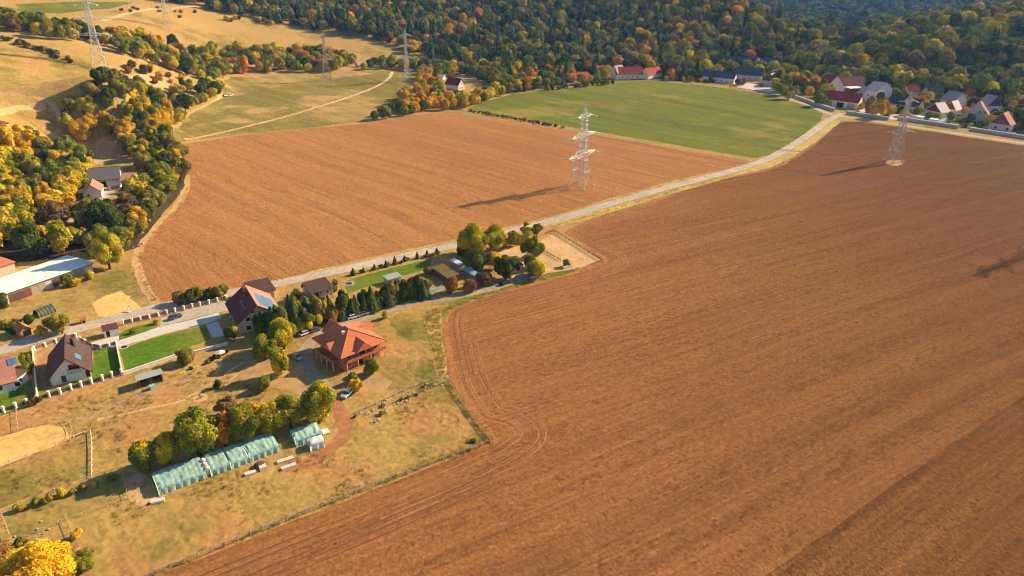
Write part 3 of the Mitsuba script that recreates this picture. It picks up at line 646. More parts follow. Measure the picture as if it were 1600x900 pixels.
SPR = 'spruce row beside the lane'
row_of('conifer', ['dark green', 'blue green'], (402, 531), (500, 508), 9, 2.9, 1.0, SPR, 1, 1.7)
row_of('conifer', ['blue green', 'dark green'], (528, 498), (668, 462), 17, 2.5, 0.9, SPR, 2, 1.2)
row_of('conifer', ['blue green', 'dark green'], (420, 512), (520, 492), 8, 2.6, 1.0, SPR, 3, 1.6)
row_of('shrub', ['yellow green', 'olive'], (470, 520), (525, 500), 4, 2.6, 1.3, SPR, 4, 1.2)
row_of('broadleaf', ['dark green', 'olive', 'green'], (405, 528), (510, 502), 9, 2.6, 1.45, SPR, 31, 1.8)
row_of('broadleaf', ['dark green', 'dark green', 'olive'], (526, 494), (672, 457), 15, 2.2, 1.5, SPR, 32, 1.1)
row_of('shrub', ['green', 'olive', 'dark green'], (430, 478), (486, 470), 5, 1.9, 1.1, 'garden behind the solar house', 5, 1.6)
row_of('shrub', ['dark green', 'olive', 'green'], (270, 478), (352, 461), 9, 2.3, 1.25, 'hedge left of the solar house', 6, 0.7)
row_of('conifer', ['dark green', 'blue green'], (543, 432), (690, 394), 9, 1.0, 0.9, 'row on the lawn strip', 7, 0.5)
row_of('shrub', ['dark green', 'olive', 'brown'], (550, 431), (690, 395), 12, 1.0, 0.9, 'bush row on the lawn strip', 8, 0.5)
row_of('shrub', ['dark green', 'green'], (524, 462), (524, 441), 5, 1.0, 1.2, 'hedge ending the lawn strip', 9, 0.15)
row_of('shrub', ['yellow green', 'green', 'olive'], (30, 798), (195, 742), 9, 1.1, 0.9, 'row along the paddock fence', 10, 0.4)
row_of('shrub', ['olive', 'brown', 'dark green'], (732, 174), (880, 200), 22, 1.9, 0.8, 'hedge below the green field', 11, 0.7)
row_of('shrub', ['olive', 'dark green', 'brown'], (0, 60), (115, 98), 20, 2.4, 0.9, 'hedge on the hill meadow', 12, 1.6)
row_of('shrub', ['olive', 'dark green', 'brown', 'golden'], (1105, 128), (1090, 129), 3, 2.6, 0.9, 'bushes above the green field', 13, 1.5)
row_of('shrub', ['olive', 'dark green', 'green', 'brown'], (850, 141), (960, 131), 14, 2.8, 1.0, 'hedge above the green field', 14, 1.6)
row_of('shrub', ['golden', 'orange', 'olive'], (1040, 125), (1095, 129), 7, 3.0, 1.1, 'bushes left of the dark farm', 15, 2.0)
row_of('shrub', ['olive', 'green', 'dark green'], (1510, 200), (1545, 196), 7, 2.3, 1.0, 'garden below the lilac gable', 16, 3.0)
row_of('shrub', ['dark green', 'olive'], (1443, 190), (1470, 192), 4, 2.0, 0.8, 'garden by the paved drive', 17, 1.6)
row_of('shrub', ['dark green', 'olive', 'brown'], (300, 576), (360, 548), 7, 0.8, 0.9, 'bed below the white wall', 18, 0.9)
row_of('shrub', ['olive', 'brown', 'dark green'], (1, 860), (40, 845), 4, 1.2, 0.7, 'scrub above the corner tree', 19, 1.0)
row_of('shrub', ['brown', 'olive', 'rust'], (180, 20), (330, 14), 12, 2.6, 0.9, 'scrub along the upper track', 20, 8.0)
row_of('shrub', ['golden', 'olive', 'dark green'], (355, 31), (440, 38), 12, 3.4, 1.0, 'scrub on the upper tan meadow', 21, 9.0)
row_of('shrub', ['dark green', 'olive'], (560, 650), (690, 595), 8, 0.7, 0.8, 'stony garden strip', 22, 1.4)

# --- forest on the hills
def visible(x, y, h):
    """True where a crown of height h at (x, y) can be seen over the ground in front of it."""
    t = np.linspace(0.35, 0.985, 60)[:, None]
    zt = ground_z(x, y) + h
    return (ground_z(x * t, y * t) + np.minimum(5.0, 0.4 * h) < CAM_H + (zt - CAM_H) * t).all(0)

def forest(outline, gap, radius, weights, seed, zone, kinds):
    scatter(outline, gap, radius, weights, zone, seed, kinds, plan=True)

def fan(az0, az1, near, far):
    a = np.radians(np.linspace(az0, az1, 14))
    nr, fr = (np.interp(np.degrees(a), *zip(*x)) for x in (near, far))
    return np.vstack([np.stack([nr * np.sin(a), nr * np.cos(a)], 1), np.stack([fr * np.sin(a), fr * np.cos(a)], 1)[::-1]])

HILL = {'dark green': 3.6, 'blue green': 2.6, 'green': 2.8, 'olive': 4.0, 'brown': 1.2, 'rust': 0.6, 'orange': 0.25, 'golden': 0.6, 'yellow green': 0.8}
RIGHTHILL = {'olive': 5.0, 'green': 3.6, 'dark green': 1.8, 'yellow green': 1.6, 'golden': 0.5, 'brown': 0.8, 'rust': 0.3}
CONI = (('broadleaf', 0.8), ('conifer', 0.2))
N0 = len(PLANTED)
forest(fan(-25, 9, [(-25, 1010), (-20, 985), (-15, 950), (-11, 920), (-8, 880), (-4, 850), (0, 830), (9, 815)], [(-25, 1500), (0, 1500), (9, 1370)]), 10.2, 7.2, HILL, 51, 'hill', CONI)
forest(fan(8.6, 24, [(8, 815), (12, 815), (16, 830), (19, 850), (24, 900)], [(8, 1380), (24, 1250)]), 10.2, 7.2, {'olive': 5, 'golden': 1.0, 'orange': 0.2, 'brown': 1.2, 'green': 2.6, 'dark green': 2, 'yellow green': 1.4}, 57, 'hill', (('broadleaf', 0.92), ('conifer', 0.08)))
forest(fan(22, 42, [(22, 870), (26, 830), (30, 830), (36, 815), (42, 815)], [(22, 1150), (28, 1400), (42, 1400)]), 12.5, 9.2, RIGHTHILL, 52, 'hill', (('broadleaf', 0.97), ('conifer', 0.03)))
forest(fan(-25, 12, [(-25, 1500), (5, 1500), (12, 1420)], [(-25, 1750), (12, 2000)]), 15.0, 9.6, {'dark green': 3, 'blue green': 4, 'green': 2, 'olive': 2, 'brown': 1}, 53, 'hill', CONI)
forest(fan(10, 43, [(10, 1450), (17, 1420), (22, 1300), (27, 1400), (43, 1450)], [(10, 3450), (43, 3450)]), 17.0, 11.5, {'dark green': 3, 'blue green': 4, 'green': 2, 'olive': 2, 'brown': 1}, 55, 'hill', (('broadleaf', 1.0),))  # dark blue green mix paints the far hill as lying in shade
forest(fan(-42, -25, [(-42, 1180), (-35, 1150), (-30, 1090), (-25, 1010)], [(-42, 1350), (-25, 1500)]), 9.5, 5.4, HILL, 54, 'hill', CONI)
# ---------------------------------------------------------------- materials of built things
def tiles(base, spread=0.35):
    def f(p, n, uv):
        g = fbm(p.x * 1.7, p.y * 1.7, p.z * 3.4, 3)
        w = fbm(p.x * 0.22, p.y * 0.22, p.z * 0.3, 3)
        course = 0.78 + 0.22 * smoothstep(0.0, 0.35, p.z * 4.2 - dr.floor(p.z * 4.2))
        return mi.Color3f(base) * (1 - spread + spread * (1.1 * g + 0.9 * w)) * course
    return mikit.proc(f)
for n_, c_ in {'terracotta': (0.55, 0.180, 0.090), 'maroon': (0.150, 0.052, 0.050), 'brown': (0.098, 0.062, 0.058), 'pink': (0.46, 0.225, 0.175)}.items():
    rough('roof_' + n_, tiles(c_), 0.8, spec=0.1)
for n_, c_ in {'red': (0.34, 0.060, 0.048), 'slate': (0.075, 0.085, 0.105), 'grey': (0.16, 0.155, 0.165), 'lilac': (0.42, 0.34, 0.35), 'yellow': (0.50, 0.38, 0.14), 'sage': (0.33, 0.37, 0.34), 'glare': (0.74, 0.66, 0.64), 'teal': (0.30, 0.48, 0.48), 'moss': (0.17, 0.13, 0.05), 'wood': (0.40, 0.18, 0.075), 'blue': (0.09, 0.10, 0.17)}.items():  # glare: sun glare on roof slopes put into a pale roof colour
    rough('roof_' + n_, c_, 0.8, spec=0.1)
def sheeting(p, n, uv):
    g = fbm(p.x * 0.35, p.y * 0.35, 2.0, 3)
    return mi.Color3f(0.88, 0.87, 0.85) * (0.88 + 0.2 * g)
rough('roof_white', mikit.proc(sheeting), 0.6, spec=0.15)
rough('wall_white', mikit.proc(grit((0.74, 0.73, 0.70), 0.10, 0.5)), 0.85)
rough('wall_cream', (0.62, 0.52, 0.38), 0.85); rough('wall_lilac', (0.56, 0.50, 0.52), 0.85); rough('wall_brick', mikit.proc(grit((0.44, 0.165, 0.075), 0.35, 1.5)), 0.85)
rough('wall_grey', (0.42, 0.41, 0.40), 0.9); rough('wall_maroon', (0.20, 0.065, 0.055), 0.8); rough('wall_dark', (0.10, 0.085, 0.08), 0.8); rough('wood_dark', (0.13, 0.075, 0.050), 0.85); rough('wood_pale', (0.50, 0.40, 0.26), 0.85)
rough('wood_grey', (0.36, 0.30, 0.23), 0.9); rough('wood_orange', (0.50, 0.24, 0.09), 0.8); rough('concrete', mikit.proc(grit((0.55, 0.53, 0.50), 0.18, 0.8)), 0.9); rough('opening', (0.015, 0.015, 0.018), 0.7)
rough('glass_dark', (0.03, 0.035, 0.045), 0.12, spec=0.7); rough('frame_white', (0.75, 0.75, 0.74), 0.5); rough('solar_blue', (0.10, 0.22, 0.42), 0.12, spec=0.8); rough('black_trim', (0.03, 0.03, 0.035), 0.5)
rough('steel_pale', (0.66, 0.67, 0.63), 0.5, spec=0.4); rough('steel_brown', (0.58, 0.50, 0.45), 0.6); rough('insulator_glass', (0.80, 0.80, 0.76), 0.3)
rough('hide', (0.62, 0.56, 0.46), 0.9); rough('roof_tunnel', (0.05, 0.07, 0.05), 0.4)

rough('red_earth', mikit.proc(grit((0.40, 0.175, 0.075), 0.5, 0.8)), 0.95); rough('verge', mikit.proc(grit((0.44, 0.33, 0.09), 0.6, 0.7)), 0.95); rough('stone', mikit.proc(grit((0.36, 0.30, 0.22), 0.3, 1.5)), 0.95)
rough('wood_brown', (0.27, 0.165, 0.12), 0.85); rough('wood_white', (0.70, 0.63, 0.52), 0.8); rough('tarp_teal', mikit.proc(grit((0.32, 0.52, 0.47), 0.35, 0.6)), 0.75, spec=0.1); rough('tarp_white', (0.62, 0.70, 0.72), 0.5); rough('bale_pink', (0.70, 0.55, 0.52), 0.5)
rough('paint_blue', (0.06, 0.09, 0.17), 0.25, spec=0.6); rough('paint_white', (0.75, 0.76, 0.78), 0.3, spec=0.6); rough('paint_silver', (0.42, 0.45, 0.50), 0.28, 0.3, 0.6); rough('paint_black', (0.02, 0.02, 0.025), 0.25, spec=0.6); rough('tyre', (0.02, 0.02, 0.02), 0.9); rough('wire', (0.50, 0.40, 0.32), 0.6)

# ---------------------------------------------------------------- mesh helpers
def bx(x0, y0, z0, x1, y1, z1):
    return trimesh.creation.box(bounds=[[min(x0, x1), min(y0, y1), min(z0, z1)], [max(x0, x1), max(y0, y1), max(z0, z1)]])
def cat(ms): return trimesh.util.concatenate(ms)
def hull(pts): return trimesh.convex.convex_hull(np.array(pts, float))
def prism_x(profile, x0, x1):
    """A closed profile in (y, z) drawn out along x."""
    m = trimesh.creation.extrude_polygon(Polygon(profile), x1 - x0, engine='earcut')
    v = m.vertices.copy(); m.vertices = np.column_stack([v[:, 2] + x0, v[:, 0], v[:, 1]])
    return m
def prism_y(profile, y0, y1):
    m = trimesh.creation.extrude_polygon(Polygon(profile), y1 - y0, engine='earcut')
    v = m.vertices.copy(); m.vertices = np.column_stack([v[:, 0], v[:, 2] + y0, v[:, 1]])
    m.invert()
    return m
def beams(segs, size, sides=4):
    return limb_mesh([(p, q, size if np.isscalar(size) else size[i], size if np.isscalar(size) else size[i]) for i, (p, q) in enumerate(segs)], sides)

def square_to(A, C, width):
    """The survey mark of the front right corner of a building whose left side runs from A back to C."""
    a, c = G(*A), G(*C); d = (c - a)[:2] / np.linalg.norm((c - a)[:2])
    return tuple(float(t) for t in project(np.array([a[0] + d[1] * width, a[1] - d[0] * width, a[2]])))

class Spot:
    """A frame of its own on the ground: x from mark A to mark B, y away from the viewer, z up."""
    def __init__(self, A, B, plan=False):
        a, b = (np.array(G(*A)), np.array(G(*B))) if not plan else (np.array([*A, float(ground_z(*A))]), np.array([*B, float(ground_z(*B))]))
        self.o, d = a, b - a; d[2] = 0; self.w = float(np.linalg.norm(d))
        self.x = d / self.w; self.y = np.array([-self.x[1], self.x[0], 0])
        self.o[2] = min(a[2], b[2])
    def place(self, m):
        v, f = (np.array(m.vertices), np.array(m.faces)) if hasattr(m, 'vertices') else m
        return np.column_stack([v[:, :1] * self.x[:2] + v[:, 1:2] * self.y[:2] + self.o[:2], v[:, 2] + self.o[2]]), f
    def part(self, key, name, m, bsdf, smooth=False, **k):
        return part(key, name, self.place(m), bsdf, smooth, **k)

def windows(s, key, w, d, spec):
    """spec: (face, u, z, width, height[, material]) with u measured along the face; faces front, right, left, back."""
    for face, u, z, ww, hh, *mat in spec:
        def put_box(u0, z0, u1, z1, out0, out1):
            if face == 'front': return bx(u0, -out1, z0, u1, -out0, z1)
            if face == 'back': return bx(u0, d + out0, z0, u1, d + out1, z1)
            if face == 'right': return bx(w + out0, u0, z0, w + out1, u1, z1)
            return bx(-out1, u0, z0, -out0, u1, z1)
        t = 0.09
        if mat and mat[0] in ('opening', 'wood_orange', 'wood_dark', 'roof_yellow'):
            k = s.part(key, 'door', put_box(u, z, u + ww, z + hh, 0.003, 0.06), mat[0])
            continue
        frame = cat([put_box(u - t, z - t, u + ww + t, z, 0.003, 0.10), put_box(u - t, z + hh, u + ww + t, z + hh + t, 0.003, 0.08), put_box(u - t, z, u, z + hh, 0.003, 0.08), put_box(u + ww, z, u + ww + t, z + hh, 0.003, 0.08)])
        k = s.part(key, 'window', frame, 'frame_white')
        s.part(k, 'pane', put_box(u, z, u + ww, z + hh, 0.003, 0.03), 'glass_dark')

FOOT, AHEAD = [], []
def house(name, label, A, B, depth, eave, ridge, along='depth', roof='roof_red', wall='wall_white', over=0.5, wins=(), chimney=(), gable=None, group=None, cat_='house', off=0.5, solar=(), skylights=(), plinth=True):
    """A gabled or hipped building. along: 'depth' (gable towards the viewer), 'width' (eaves towards the viewer), 'hip'."""
    s = Spot(A, B); w, d = s.w, depth
    key = thing(name, label, cat_, group)
    if math.hypot(*s.o[:2]) > 500:
        eave, ridge = eave * 1.15, ridge * 1.18
        AHEAD.append(Polygon([(s.o + s.x * a + s.y * b)[:2] for a, b in ((0, -9), (w, -9), (w, d), (0, d))]))
    FOOT.append(Polygon([(s.o + s.x * a + s.y * b)[:2] for a, b in ((0, 0), (w, 0), (w, d), (0, d))]))
    th = 0.24
    if along == 'depth':
        c = w * off
        s.part(key, 'wall', prism_y([(0, -0.6), (w, -0.6), (w, eave), (c, ridge), (0, eave)], 0, d), wall)
        kl, kr = (ridge - eave) / c, (ridge - eave) / (w - c)
        L = prism_y([(-over, eave - kl * over + 0.01), (c, ridge + 0.01), (c, ridge + th), (-over, eave - kl * over + th)], -over, d + over)
        R = prism_y([(c, ridge + 0.01), (w + over, eave - kr * over + 0.01), (w + over, eave - kr * over + th), (c, ridge + th)], -over, d + over)
        rk = s.part(key, 'roof', cat([L, R]), roof)
        s.part(rk, 'ridge_cap', prism_y([(c - 0.25, ridge + th - 0.06), (c + 0.25, ridge + th - 0.06), (c, ridge + th + 0.12)], -over - 0.02, d + over + 0.02), roof)
        if gable: s.part(key, 'gable_cladding', prism_y([(0.25, eave), (w - 0.25, eave), (c, ridge - 0.15)], -0.06, -0.003), gable)
        def on_roof(side, u, v):        # u along the ridge, v from ridge (0) to eave (1)
            x = c * (1 - v) if side == 'left' else c + (w - c) * v
            return np.array([x, u, ridge - (kl * (c - x) if side == 'left' else kr * (x - c)) + th])
    elif along == 'width':
        c = d * off
        s.part(key, 'wall', prism_x([(0, -0.6), (d, -0.6), (d, eave), (c, ridge), (0, eave)], 0, w), wall)
        kf, kb = (ridge - eave) / c, (ridge - eave) / (d - c)
        F = prism_x([(-over, eave - kf * over + 0.01), (c, ridge + 0.01), (c, ridge + th), (-over, eave - kf * over + th)], -over, w + over)
        K = prism_x([(c, ridge + 0.01), (d + over, eave - kb * over + 0.01), (d + over, eave - kb * over + th), (c, ridge + th)], -over, w + over)
        rk = s.part(key, 'roof', cat([F, K]), roof)
        s.part(rk, 'ridge_cap', prism_x([(c - 0.25, ridge + th - 0.06), (c + 0.25, ridge + th - 0.06), (c, ridge + th + 0.12)], -over - 0.02, w + over + 0.02), roof)
        if gable: s.part(key, 'gable_cladding', prism_x([(0.25, eave), (d - 0.25, eave), (c, ridge - 0.15)], w + 0.003, w + 0.06), gable)
        def on_roof(side, u, v):
            y = c * (1 - v) if side == 'front' else c + (d - c) * v
            return np.array([u, y, ridge - (kf * (c - y) if side == 'front' else kb * (y - c)) + th])
    else:
        s.part(key, 'wall', bx(0, 0, -0.6, w, d, eave), wall)
        o, m = over, min(w, d) / 2 + over
        r0, r1 = ((m - o, d / 2), (w - m + o, d / 2)) if w > d else ((w / 2, m - o), (w / 2, d - m + o))
        if abs(w - d) < 1: r0, r1 = (w / 2 - 0.3, d / 2), (w / 2 + 0.3, d / 2)
        rk = s.part(key, 'roof', hull([(-o, -o, eave), (w + o, -o, eave), (w + o, d + o, eave), (-o, d + o, eave), (-o, -o, eave + 0.2), (w + o, -o, eave + 0.2), (w + o, d + o, eave + 0.2), (-o, d + o, eave + 0.2), (*r0, ridge), (*r1, ridge)]), roof)
        on_roof = None
    for i, (u, v, h) in enumerate(chimney):
        ch = s.part(rk, 'chimney', bx(u - 0.35, v - 0.35, min(eave, ridge) , u + 0.35, v + 0.35, h), 'wall_brick' if wall != 'wall_dark' else 'wall_grey')
    def panel(side, u0, v0, u1, v1, lift, thick, name_, mat, parent):
        p = [on_roof(side, u0, v0), on_roof(side, u1, v0), on_roof(side, u1, v1), on_roof(side, u0, v1)]
        n = np.cross(p[1] - p[0], p[3] - p[0]); n = n / np.linalg.norm(n); n = n if n[2] > 0 else -n
        return s.part(parent, name_, hull([q + n * lift for q in p] + [q + n * (lift + thick) for q in p]), mat)
    for side, u0, v0, u1, v1, nu, nv in solar:
        for i in range(nu):
            for j in range(nv):
                du, dv = (u1 - u0) / nu, (v1 - v0) / nv
                panel(side, u0 + i * du + 0.04, v0 + j * dv + 0.01, u0 + (i + 1) * du - 0.04, v0 + (j + 1) * dv - 0.01, 0.08, 0.06, 'solar_panel', 'solar_blue', rk)
    for side, u0, v0, u1, v1 in skylights:
        panel(side, u0, v0, u1, v1, 0.01, 0.10, 'skylight', 'glass_dark', rk)
    windows(s, key, w, d, wins)
    if math.hypot(*s.o[:2]) < 330:                      # gutters, downpipes and barge boards where they can be seen
        if along == 'depth':
            for x_, k_ in ((-over - 0.02, kl), (w + over + 0.02, kr)):
                s.part(rk, 'gutter', limb_mesh([((x_, -over, eave - k_ * over + 0.12), (x_, d + over, eave - k_ * over + 0.12), 0.11, 0.11)], 6), 'black_trim')
            for x_ in (-0.08, w + 0.08): s.part(key, 'downpipe', limb_mesh([((x_, 0.3, 0), (x_, 0.3, eave - 0.2), 0.06, 0.06)], 5), 'frame_white')
            s.part(rk, 'barge_board', cat([prism_y([(-over, eave - kl * over - 0.12), (c, ridge - 0.12), (c, ridge + th + 0.03), (-over, eave - kl * over + th + 0.03)], -over - 0.07, -over - 0.003), prism_y([(c, ridge - 0.12), (w + over, eave - kr * over - 0.12), (w + over, eave - kr * over + th + 0.03), (c, ridge + th + 0.03)], -over - 0.07, -over - 0.003)]), 'wood_dark')
        elif along == 'width':
            s.part(rk, 'gutter', limb_mesh([((-over, -over - 0.02, eave - kf * over + 0.12), (w + over, -over - 0.02, eave - kf * over + 0.12), 0.11, 0.11)], 6), 'black_trim')
            for x_ in (0.3, w - 0.3): s.part(key, 'downpipe', limb_mesh([((x_, -0.08, 0), (x_, -0.08, eave - 0.2), 0.06, 0.06)], 5), 'frame_white')
    return s, key, rk

def row_wins(face, w, n, z, ww=1.0, hh=1.2, pad=1.0):
    if n == 1: return [(face, w / 2 - ww / 2, z, ww, hh)]
    return [(face, pad + (w - 2 * pad - ww) * i / (n - 1), z, ww, hh) for i in range(n)]

# ---------------------------------------------------------------- near houses
def wd(A, B): return Spot(A, B).w
w_ = wd((82, 603), (141, 590))
s1, k1, r1 = house('family_house', 'white house with dark brown gabled roof, gable balcony and a blue roof panel', (82, 603), (141, 590), 13.5, 2.9, 7.6, roof='roof_brown', over=0.9,
      wins=[('front', 2.4, 0.3, 1.1, 2.1), ('front', 8.1, 0.4, 1.0, 2.1), ('front', 4.6, 3.6, 2.6, 1.6), ('right', 3, 1.0, 1.3, 1.3), ('right', 8, 1.0, 1.3, 1.3)],
      solar=[('right', 2.4, 0.42, 5.2, 0.72, 2, 1)], skylights=[('right', 9.0, 0.30, 10.2, 0.48), ('left', 5.0, 0.5, 6.0, 0.66)])
s1.part(k1, 'balcony', cat([bx(4.2, -1.3, 3.0, 7.6, -0.003, 3.18), bx(4.2, -1.3, 3.18, 7.6, -1.22, 4.0), bx(4.2, -1.3, 3.18, 4.28, -0.003, 4.0), bx(7.52, -1.3, 3.18, 7.6, -0.003, 4.0)]), 'wall_grey')
s1.part(r1, 'chimney', bx(w_ * 0.5 + 1.2, 9.2, 5.5, w_ * 0.5 + 1.9, 10.0, 8.3), 'black_trim')
house('family_house', 'white house cut by the left edge, with maroon roof and a blue roof panel', (-44, 627), (27, 609), 11.5, 3.2, 7.4, along='width', roof='roof_pink', over=0.7,
      wins=[('front', 9.5, 1.0, 1.4, 1.3), ('right', 3.5, 1.0, 1.3, 1.3), ('front', 5.5, 1.0, 1.4, 1.3)], solar=[('front', 9.3, 0.12, 11.4, 0.42, 2, 1)])
house('house_wing', 'low maroon roofed wing on the right of the house at the left edge', (26, 608), (45, 594), 7.0, 2.9, 5.2, along='hip', roof='roof_brown', wins=[('front', 1.2, 1.0, 1.2, 1.2)], cat_='house')
s3, k3, r3 = house('villa', 'cream house with maroon roof, its sunny slope covered with blue solar panels', (375, 522), square_to((375, 522), (357, 487), 13.0), 16.0, 4.0, 8.6, roof='roof_maroon', wall='wall_cream', over=0.7, off=0.46,
      wins=[('front', 2.4, 3.8, 1.2, 1.3), ('front', 2.2, 0.8, 1.3, 1.4), ('front', 6.2, 0.8, 1.3, 1.4), ('front', 4.2, 6.2, 0.8, 0.9), ('left', 4, 1, 1.2, 1.3), ('left', 9, 1, 1.2, 1.3)],
      solar=[('right', 1.2, 0.20, 11.0, 0.95, 6, 2)], skylights=[('left', 3.0, 0.4, 4.0, 0.55), ('left', 5.6, 0.4, 6.6, 0.55), ('left', 8.2, 0.4, 9.2, 0.55)], chimney=[(5.2, 12.5, 9.9)])
s3.part(r3, 'painted_sun_slope', prism_y([(w_ * 0 + s3.w * 0.46 + 0.03, 8.845), (s3.w + 0.69, 4.0 - (4.6 / (s3.w * 0.54)) * 0.69 + 0.245), (s3.w + 0.69, 4.0 - (4.6 / (s3.w * 0.54)) * 0.69 + 0.30), (s3.w * 0.46 + 0.03, 8.90)], -0.69, 16.69), 'roof_pink')  # sunlit side of the maroon roof painted as a paler pink layer
house('annex', 'low building with plain grey brown roof behind the house with solar panels', (396, 472), (430, 464), 8.0, 2.8, 4.2, along='width', roof='roof_brown', wall='wall_cream', off=0.95, wins=[('front', 3, 0.9, 1.2, 1.2)], cat_='annex')
house('garage', 'low garage with a single brown grey roof beside the road', (488, 469), (521, 460), 7.5, 2.6, 3.9, along='width', roof='roof_brown', wall='wall_grey', off=0.9, wins=[('front', 1.0, 0.1, 2.4, 2.1, 'opening'), ('front', 5.2, 1.0, 1.0, 1.0)], cat_='garage')

# --- red tiled house: two storeys, hipped roof with a gabled wing, a front dormer gable and verandas
sR = Spot((538, 580), (594, 557)); wR = sR.w; dR = 12.5
FOOT.append(Polygon([(sR.o + sR.x * a + sR.y * b)[:2] for a, b in ((-3, -2), (wR + 2, -2), (wR + 2, dR + 3), (-3, dR + 3))]))
kR = thing('tiled_house', 'red brick house with broad terracotta hipped roof beside the grey lane', 'house')
sR.part(kR, 'wall', bx(0, 0, -0.6, wR, dR, 5.3), 'wall_brick')
o = 1.7
rR = sR.part(kR, 'roof', hull([(-o, -o, 5.3), (wR + o, -o, 5.3), (wR + o, dR + o, 5.3), (-o, dR + o, 5.3), (-o, -o, 5.5), (wR + o, -o, 5.5), (wR + o, dR + o, 5.5), (-o, dR + o, 5.5), (wR / 2 - 0.5, dR / 2 - 1.0, 9.6), (wR / 2 - 0.5, dR / 2 + 1.0, 9.6)]), 'roof_terracotta')
def wing(x0, x1, y0, y1, top, low, along):
    """A gabled roof body running into the main roof."""
    if along == 'y': return prism_y([(x0, low), (x1, low), (x1, low + 0.2), ((x0 + x1) / 2, top), (x0, low + 0.2)], y0, y1)
    return prism_x([(y0, low), (y1, low), (y1, low + 0.2), ((y0 + y1) / 2, top), (y0, low + 0.2)], x0, x1)
sR.part(rR, 'gable_roof', wing(wR * 0.30, wR * 0.72, -1.9, dR * 0.42, 7.9, 5.5, 'y'), 'roof_terracotta')
sR.part(rR, 'gable_roof', wing(wR * 0.22, wR * 0.74, dR * 0.55, dR + 3.6, 8.6, 5.4, 'y'), 'roof_terracotta')
sR.part(rR, 'gable_roof', wing(wR * 0.55, wR + 2.4, dR * 0.48, dR * 0.86, 7.6, 5.4, 'x'), 'roof_terracotta')
sR.part(rR, 'gable_roof', wing(-1.7, wR * 0.40, dR * 0.30, dR * 0.62, 7.3, 5.4, 'x'), 'roof_terracotta')
hips = [((-o, -o, 5.52), (wR / 2 - 0.5, dR / 2 - 1.0, 9.66)), ((wR + o, -o, 5.52), (wR / 2 - 0.5, dR / 2 - 1.0, 9.66)), ((-o, dR + o, 5.52), (wR / 2 - 0.5, dR / 2 + 1.0, 9.66)), ((wR + o, dR + o, 5.52), (wR / 2 - 0.5, dR / 2 + 1.0, 9.66)), ((wR / 2 - 0.5, dR / 2 - 1.1, 9.66), (wR / 2 - 0.5, dR / 2 + 1.1, 9.66)),
        ((wR * 0.51, -1.92, 7.92), (wR * 0.51, dR * 0.36, 7.92)), ((wR * 0.48, dR * 0.6, 8.62), (wR * 0.48, dR + 3.62, 8.62))]
for h_ in hips: sR.part(rR, 'hip_tile', beams([h_], 0.14, 6), 'roof_terracotta')
sR.part(kR, 'wall', bx(wR * 0.33, dR, -0.6, wR * 0.63, dR + 3.0, 5.4), 'wall_brick')
sR.part(kR, 'wall', prism_y([(wR * 0.33, 5.3), (wR * 0.69, 5.3), (wR * 0.51, 7.4)], -0.6, -0.003), 'wall_brick')
sR.part(kR, 'balcony', cat([bx(0.3, -1.4, 2.75, wR + 1.4, -0.003, 2.95), bx(0.3, -1.4, 2.95, wR + 1.4, -1.3, 3.75), bx(wR + 0.003, -0.003, 2.75, wR + 1.4, dR * 0.5, 2.95)]), 'wall_brick')
for x_ in (0.4, wR * 0.33, wR * 0.69, wR + 1.25): sR.part(kR, 'column', bx(x_ - 0.12, -1.35, -0.4, x_ + 0.12, -1.11, 2.74), 'wall_cream')
sR.part(kR, 'column', bx(wR + 1.12, dR * 0.46, -0.4, wR + 1.36, dR * 0.46 + 0.24, 2.74), 'wall_cream')
sR.part(kR, 'veranda', cat([bx(-2.6, 1.5, 2.7, -0.003, dR - 1.5, 2.9), bx(-2.6, 1.5, 2.9, -2.5, dR - 1.5, 3.6)]), 'wall_brick')
for y_ in (1.6, dR * 0.4, dR * 0.65, dR - 1.8): sR.part(kR, 'column', bx(-2.55, y_, -0.4, -2.3, y_ + 0.25, 2.69), 'wall_cream')
windows(sR, kR, wR, dR, [('front', 1.2, 0.7, 1.3, 1.6), ('front', 4.6, 0.1, 1.6, 2.3, 'opening'), ('front', 9.0, 0.7, 1.3, 1.6), ('front', 1.2, 3.5, 1.3, 1.4), ('front', 5.2, 3.2, 2.0, 1.9), ('front', 10.2, 3.5, 1.2, 1.4), ('right', 2, 0.8, 1.3, 1.5), ('right', 8, 0.8, 1.3, 1.5), ('right', 2, 3.5, 1.3, 1.4),
         ('left', 2.2, 0.8, 1.3, 1.5), ('left', 5.6, 0.1, 1.2, 2.2, 'opening'), ('left', 9, 0.8, 1.3, 1.5), ('left', 3.2, 3.5, 1.2, 1.3), ('left', 8.4, 3.5, 1.2, 1.3)])
sR.part(rR, 'chimney', cat([bx(wR * 0.28, dR * 0.40, 6.5, wR * 0.28 + 0.7, dR * 0.40 + 0.7, 9.2), bx(wR * 0.28 - 0.1, dR * 0.40 - 0.1, 9.2, wR * 0.28 + 0.8, dR * 0.40 + 0.8, 9.4)]), 'wall_cream')

